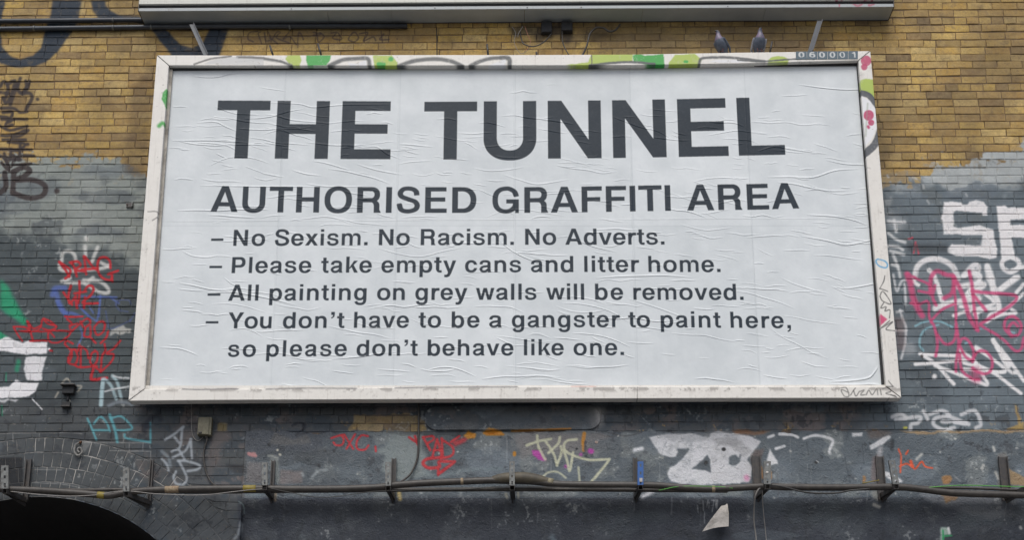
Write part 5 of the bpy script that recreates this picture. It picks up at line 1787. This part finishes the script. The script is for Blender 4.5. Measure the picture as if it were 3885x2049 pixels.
# rounded panel below the poster
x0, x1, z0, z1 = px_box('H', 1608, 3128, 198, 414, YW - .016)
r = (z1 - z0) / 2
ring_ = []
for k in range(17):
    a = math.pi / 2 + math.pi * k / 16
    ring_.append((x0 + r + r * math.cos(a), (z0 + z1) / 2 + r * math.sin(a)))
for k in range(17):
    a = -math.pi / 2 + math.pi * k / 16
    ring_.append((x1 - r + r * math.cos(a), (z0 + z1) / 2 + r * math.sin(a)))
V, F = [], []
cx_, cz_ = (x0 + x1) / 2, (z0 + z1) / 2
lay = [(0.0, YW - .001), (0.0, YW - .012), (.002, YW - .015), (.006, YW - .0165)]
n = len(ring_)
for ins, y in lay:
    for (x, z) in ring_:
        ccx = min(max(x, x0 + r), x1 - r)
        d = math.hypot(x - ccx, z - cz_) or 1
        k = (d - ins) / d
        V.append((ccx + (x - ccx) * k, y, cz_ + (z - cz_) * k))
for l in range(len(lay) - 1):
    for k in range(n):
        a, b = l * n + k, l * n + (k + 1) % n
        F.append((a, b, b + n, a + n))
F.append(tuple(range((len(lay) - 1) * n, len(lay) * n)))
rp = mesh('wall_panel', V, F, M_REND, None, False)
tag(rp, 'long round-ended dark panel on the wall just below the poster', 'panel')
# peeling sticker
ps = pts_of('I', '2165,1020 2180,1060 2190,1130 2188,1245 2125,1250 2060,1258 1960,1290 2030,1190 2100,1100')
yf = [YW + .02, YW + .0, YW - .02, YW - .05, YW - .055, YW - .05, YW - .01, YW + .0, YW + .01]
fc = P(1800 + 2130 / 2.269, 1450 + 1180 / 2.269, YW - .012)
V = [tuple(P(a, b, y)) for (a, b), y in zip(ps, yf)] + [tuple(fc)]
V += [(x, y + .0012, z) for x, y, z in V]
n = 9
F = [(k, (k + 1) % n, n) for k in range(n)] + [((k + 1) % n + 10, k + 10, n + 10) for k in range(n)] + [(k, (k + 1) % n, (k + 1) % n + 10, k + 10) for k in range(n)]
st = mesh('peeling_sticker', V, F, M_PAPER)
tag(st, 'torn pale triangular sticker curling off the dark beam', 'sticker')

# ------------------------------------------------------------------ cable brackets
def slot_strip(name, x0, x1, y, z0, z1, mat, parent, lean=0.0, depth=.021):
    """U channel seen from the front with slotted web"""
    n = max(3, int((z1 - z0) / .05))
    V, F = [], []
    w = x1 - x0
    a, b = x0 + w * .36, x1 - w * .36

    def lx(x, z):
        return x + lean * (z - z0) / (z1 - z0)
    zs = [z0]
    for k in range(n):
        s = (z1 - z0) / n
        zs += [z0 + s * (k + .3), z0 + s * (k + .7)]
    zs.append(z1)
    for z in zs:
        for x in (x0, a, b, x1):
            V.append((lx(x, z), y, z))
    for i in range(len(zs) - 1):
        hole = i % 2 == 1
        for c in range(3):
            if hole and c == 1:
                continue
            q = i * 4 + c
            F.append((q, q + 1, q + 5, q + 4))
    # flanges
    for s, x in ((0, x0), (3, x1)):
        b0 = len(V)
        V += [(lx(x, z0), y + depth, z0), (lx(x, z1), y + depth, z1)]
        for i in range(len(zs) - 1):
            pass
        F.append((s, b0, b0 + 1, (len(zs) - 1) * 4 + s))
    o = mesh(name, V, F, mat, parent, recalc=False)
    m = o.modifiers.new('thick', 'SOLIDIFY')
    m.thickness = .0025
    m.offset = -1
    return o


def bracket(front, back, arm_back, label, front_mat=M_GALV, back_mat=M_DSTEEL, yfr=-.085):
    """front: (xl,xr,ytop,ybot,xl_top) px; back: (xl,xr,ytop,ybot); arm_back: (x,y) foot of the arm on the wall"""
    ab = P(*arm_back)
    root = tag(empty('cable_bracket', ab), label, 'bracket', 'slotted steel brackets carrying the cable run')
    xl, xr, yt, yb, sh = front
    za = ab[2]
    f0, f1 = P(xl, yb, yfr), P(xr, yb, yfr)
    t0 = P(xl + sh, yt, yfr)
    slot_strip('front_upright', f0[0], f1[0], yfr, f0[2], t0[2], front_mat, root, lean=t0[0] - f0[0])
    if back:
        b0, b1 = P(back[0], back[3], YW - .02), P(back[1], back[2], YW - .02)
        # open channel: two flanges and a web against the wall
        x0, x1 = b0[0], b1[0]
        V = []
        prof = [(x0, YW - .026), (x0, YW - .002), (x1, YW - .002), (x1, YW - .026), (x1 - .008, YW - .026), (x1 - .008, YW - .023), (x1 - .003, YW - .023), (x1 - .003, YW - .005),
                (x0 + .003, YW - .005), (x0 + .003, YW - .023), (x0 + .008, YW - .023), (x0 + .008, YW - .026)]
        zlo = za - .01
        V = [(x, y - .012, zlo) for x, y in prof] + [(x, y - .012, b1[2]) for x, y in prof]
        m = len(prof)
        F = [(k, (k + 1) % m, m + (k + 1) % m, m + k) for k in range(m)] + [tuple(range(m)), tuple(range(m, 2 * m))[::-1]]
        mesh('back_channel', V, F, back_mat, root)
        xb = (x0 + x1) / 2
    else:
        xb = ab[0]
    # arm: square channel from the wall to the front upright
    xf = (f0[0] + f1[0]) / 2
    hw = .019
    ya, yb_ = yfr + .0225, YW - .014
    zt_ = f0[2] - .001
    zb0 = zt_ - .040
    V = [(xf - hw, yfr - .001, zb0), (xf + hw, yfr - .001, zb0), (xb + hw, yb_, zb0), (xb - hw, yb_, zb0),
         (xf - hw, yfr - .001, zt_), (xf + hw, yfr - .001, zt_), (xb + hw, yb_, zt_), (xb - hw, yb_, zt_)]
    arm = mesh('arm', V, [(0, 1, 2, 3), (4, 7, 6, 5), (1, 5, 6, 2), (2, 6, 7, 3), (3, 7, 4, 0)], M_DSTEEL, root)
    so = arm.modifiers.new('thick', 'SOLIDIFY')
    so.thickness = .003
    # gusset under the arm, deeper towards the wall
    V = [(xf, yfr + .03, zb0), (xb, yb_, zb0), (xb, yb_, zb0 - .035)]
    V = [(x - .004, y, z) for x, y, z in V] + [(x + .004, y, z) for x, y, z in V]
    mesh('gusset', V, [(0, 1, 2), (5, 4, 3), (0, 3, 4, 1), (1, 4, 5, 2), (2, 5, 3, 0)], M_DSTEEL, root)
    tube('bolt', [(xf, yfr - .003, f0[2] + .02), (xf, yfr - .010, f0[2] + .02)], .006, M_DSTEEL, root, 6, False)
    return root


bracket((4, 32, 1767, 1855, 0), (90, 122, 1745, 1850), (105, 1898), 'paint splashed bracket at the left edge, over the arch crown')
bracket((466, 491, 1777, 1866, 0), (564, 585, 1746, 1850), (575, 1903), 'pale bracket over the right shoulder of the arch')
bracket((993, 1015, 1755, 1842, 0), (1026, 1045, 1750, 1838), (1032, 1898), 'bracket beside the red JXC tag, first right of the arch')
bracket((1462, 1483, 1754, 1844, 0), (1484, 1504, 1741, 1834), (1498, 1898), 'bracket between the red JXC and RAD tags')
bracket((1933, 1953, 1751, 1843, 0), None, (1946, 1896), 'bracket strapped round the fat cable joint', M_GALV)
bracket((2420, 2441, 1752, 1841, 0), (2403, 2417, 1739, 1832), (2413, 1898), 'bracket with a bright blue painted upright', M_BLUE)
bracket((2899, 2925, 1751, 1838, 0), (2857, 2884, 1731, 1832), (2870, 1892), 'bracket with a round white dot, right of the silver painted letters')
bracket((3388, 3412, 1747, 1838, -16), (3327, 3351, 1733, 1830), (3340, 1898), 'leaning bracket beside the orange scribble')
bracket((3893, 3917, 1752, 1842, 0), (3796, 3821, 1735, 1841), (3806, 1900), 'bracket at the right edge of the wall')

# ------------------------------------------------------------------ cable run
def run(name, px, dia, Y, mat, label, cat='cable', parts=()):
    ys = Y if hasattr(Y, '__len__') else [Y] * len(px)
    o = tube(name, [P(a, b, yy) for (a, b), yy in zip(px, ys)], dia / 437 / 2, mat, None, 10, True, 5)
    return tag(o, label, cat)


main = tag(empty('main_cable', P(1000, 1853, -.03)), 'thickest black cable of the run, sagging along all the brackets', 'cable')
mp = [(-400, 1852), (-50, 1856), (30, 1858), (180, 1864), (330, 1875), (410, 1882), (470, 1872), (560, 1862), (750, 1857), (990, 1855), (1100, 1857), (1300, 1856),
      (1440, 1850), (1500, 1842), (1600, 1835), (1750, 1828), (1880, 1824), (2000, 1826), (2110, 1838), (2250, 1841), (2420, 1842), (2500, 1844), (2600, 1852),
      (2700, 1857), (2800, 1852), (2900, 1847), (3000, 1850), (3200, 1851), (3400, 1849), (3500, 1858), (3620, 1872), (3800, 1878), (3950, 1880), (4300, 1870)]
tube('cable_sheath', [P(a, b, -.035) for a, b in mp], 25 / 437 / 2, M_CABLE, main, 12, True, 5)


def sleeve(x0, x1, mat, name, grow=.002, parent=main, Y=-.035, poly=mp, dia=25):
    xs_ = np.linspace(x0, x1, 5)
    q = smooth(np.array(poly, float), 5)
    ys = np.interp(xs_, q[:, 0], q[:, 1])
    tube(name, [P(a, b, Y) for a, b in zip(xs_, ys)], dia / 437 / 2 + grow, mat, parent, 12, False)


sleeve(628, 680, M_CREAM, 'peeling_tape')
sleeve(371, 398, M_YEL, 'yellow_tape', .001)
sleeve(924, 972, M_YEL, 'yellow_tape', .001)
sleeve(2700, 2712, M_CREAM, 'paint_splash', .0006)
sleeve(1748, 1758, M_CREAM, 'paint_splash', .0006)
jt = tag(empty('cable_joint', P(1990, 1820, -.02)), 'fat dirty cable joint swelling in the middle of the run', 'cable joint')
jp = [(1862, 1825), (1885, 1820), (1930, 1816), (1990, 1816), (2040, 1822), (2075, 1829), (2100, 1835)]
tube('joint_body', [P(a, b, -.03) for a, b in jp], [.026, .038, .048, .050, .044, .034, .027], M_JOINT, jt, 14, True, 4)
tube('tape_collar', [P(2078, 1830, -.03), P(2098, 1834, -.03)], .036, mat_plain('pale_collar_tape', (150, 142, 116), .7, 0, .5, 30, (90, 84, 66)), jt, 12, False)
tube('top_seam', [P(a, b, -.05) for a, b in ((1885, 1804), (1930, 1801), (2000, 1803), (2050, 1811))], .006, M_JOINT, jt, 6)
run('lower_cable', [(1480, 1860), (1700, 1859), (1950, 1858), (2200, 1859), (2450, 1861), (2600, 1862), (2760, 1864)], 15, .05, M_CABLE, 'straight lower cable beneath the joint in the middle')
run('lower_cable', [(-300, 1860), (100, 1861), (320, 1861), (470, 1860), (700, 1868), (1000, 1866), (1290, 1864), (1480, 1861)], 13, .07, M_CABLE, 'slimmer cable behind the main one on the left half')
run('upper_cable', [(3230, 1856), (3400, 1852), (3480, 1850), (3600, 1852), (3750, 1856), (3900, 1862), (4200, 1866)], 10, .03, M_CABLE, 'slim cable with faint printing at the far right', 'cable')
run('upper_cable', [(3350, 1858), (3480, 1860), (3600, 1866), (3750, 1870), (3900, 1874), (4200, 1880)], 9, .06, M_CABLE2, 'second slim cable at the far right, under the printed one', 'cable')
run('green_wire', [(3480, 1856), (3560, 1848), (3650, 1843), (3760, 1845), (3885, 1849), (4200, 1856)], 3.2, -.055, M_GREENW, 'bright green wire lying on the cables at the right edge', 'wire')
run('green_wire', [(2500, 1862), (2570, 1848), (2640, 1846), (2730, 1848), (2780, 1854)], 2.6, -.06, M_GREENW, 'short green wire end under the silver painted letters', 'wire')
run('sagging_wire', [(40, 1866), (120, 1875), (240, 1884), (360, 1880), (430, 1868), (500, 1866), (600, 1876), (760, 1880), (880, 1868), (950, 1860), (1000, 1857)], 3, -.06, M_WIRE, 'thin pale wire sagging under the cable across the arch', 'wire')
run('sagging_wire', [(1015, 1852), (1110, 1872), (1200, 1888), (1280, 1885), (1400, 1868), (1475, 1864), (1600, 1860), (1760, 1858), (1850, 1850), (1950, 1846), (2100, 1850), (2250, 1854), (2420, 1852)], 2.6, -.065, M_CABLE2, 'thin dark wire sagging between the two left red tags', 'wire')
run('sagging_wire', [(2925, 1842), (2970, 1848), (3040, 1866), (3100, 1873), (3170, 1872), (3230, 1862), (3300, 1856)], 6, -.06, M_CABLE2, 'black wire dipping below the run right of the dotted bracket', 'wire')
run('hanging_wire', [(2900, 1843), (2878, 1858), (2866, 1885), (2861, 1930), (2861, 1985), (2869, 2049), (2878, 2200)], 5, [-.05, -.05, -.03, .05, .12, .16, .16], M_WIRE, 'pale wire hanging down from the dotted bracket, left strand', 'wire')
run('hanging_wire', [(2892, 1850), (2893, 1900), (2898, 1960), (2907, 2049), (2916, 2200)], 3, [-.04, .02, .10, .16, .16], M_WIRE, 'thinner wire hanging from the dotted bracket, right strand', 'wire')
run('yellow_strip', [(3272, 1835), (3300, 1830), (3335, 1823)], 4, .0, M_YEL, 'short yellow stick lying on the cable run', 'strip')
# white dot on the seventh bracket and pale label on the blue one
p = P(2911, 1794, -.088)
tube('round_sticker', [(p[0], -.0865, p[2]), (p[0], -.0880, p[2])], .012, M_PAPER, None, 14, False)
tag(bpy.context.scene.objects['round_sticker'], 'round white sticker on the slotted bracket upright', 'sticker')
x0, x1, z0, z1 = px_box('I', 1422, 1446, 828, 862, -.088)
o = box('small_sticker', x0, x1, -.0885, -.0868, z0, z1, M_PAPER)
tag(o, 'small white torn sticker on the blue bracket upright', 'sticker')
x0, x1, z0, z1 = px_box('I', 1018, 1083, 490, 546, YBF)
V, F = [], []
for k in range(14):
    a = 2 * math.pi * k / 14
    rr = .014 * (1 if k not in (2, 3) else .6)
    V.append(((x0 + x1) / 2 + rr * math.cos(a), YBF - .002, (z0 + z1) / 2 + rr * math.sin(a)))
V += [(x, YBF + .0005, z) for x, y, z in V]
F = [tuple(range(14)), tuple(range(14, 28))[::-1]] + [(k, (k + 1) % 14, 14 + (k + 1) % 14, 14 + k) for k in range(14)]
o = mesh('worn_sticker', V, F, mat_plain('worn_sticker_paper', (176, 164, 154), .7, 0, .5, 60, (120, 80, 70)))
tag(o, 'worn round sticker right of the cream TAG lettering', 'sticker')

print('bricks', len(cells), 'single', len(single), 'voussoirs', nv, 'stuff verts', len(VV))
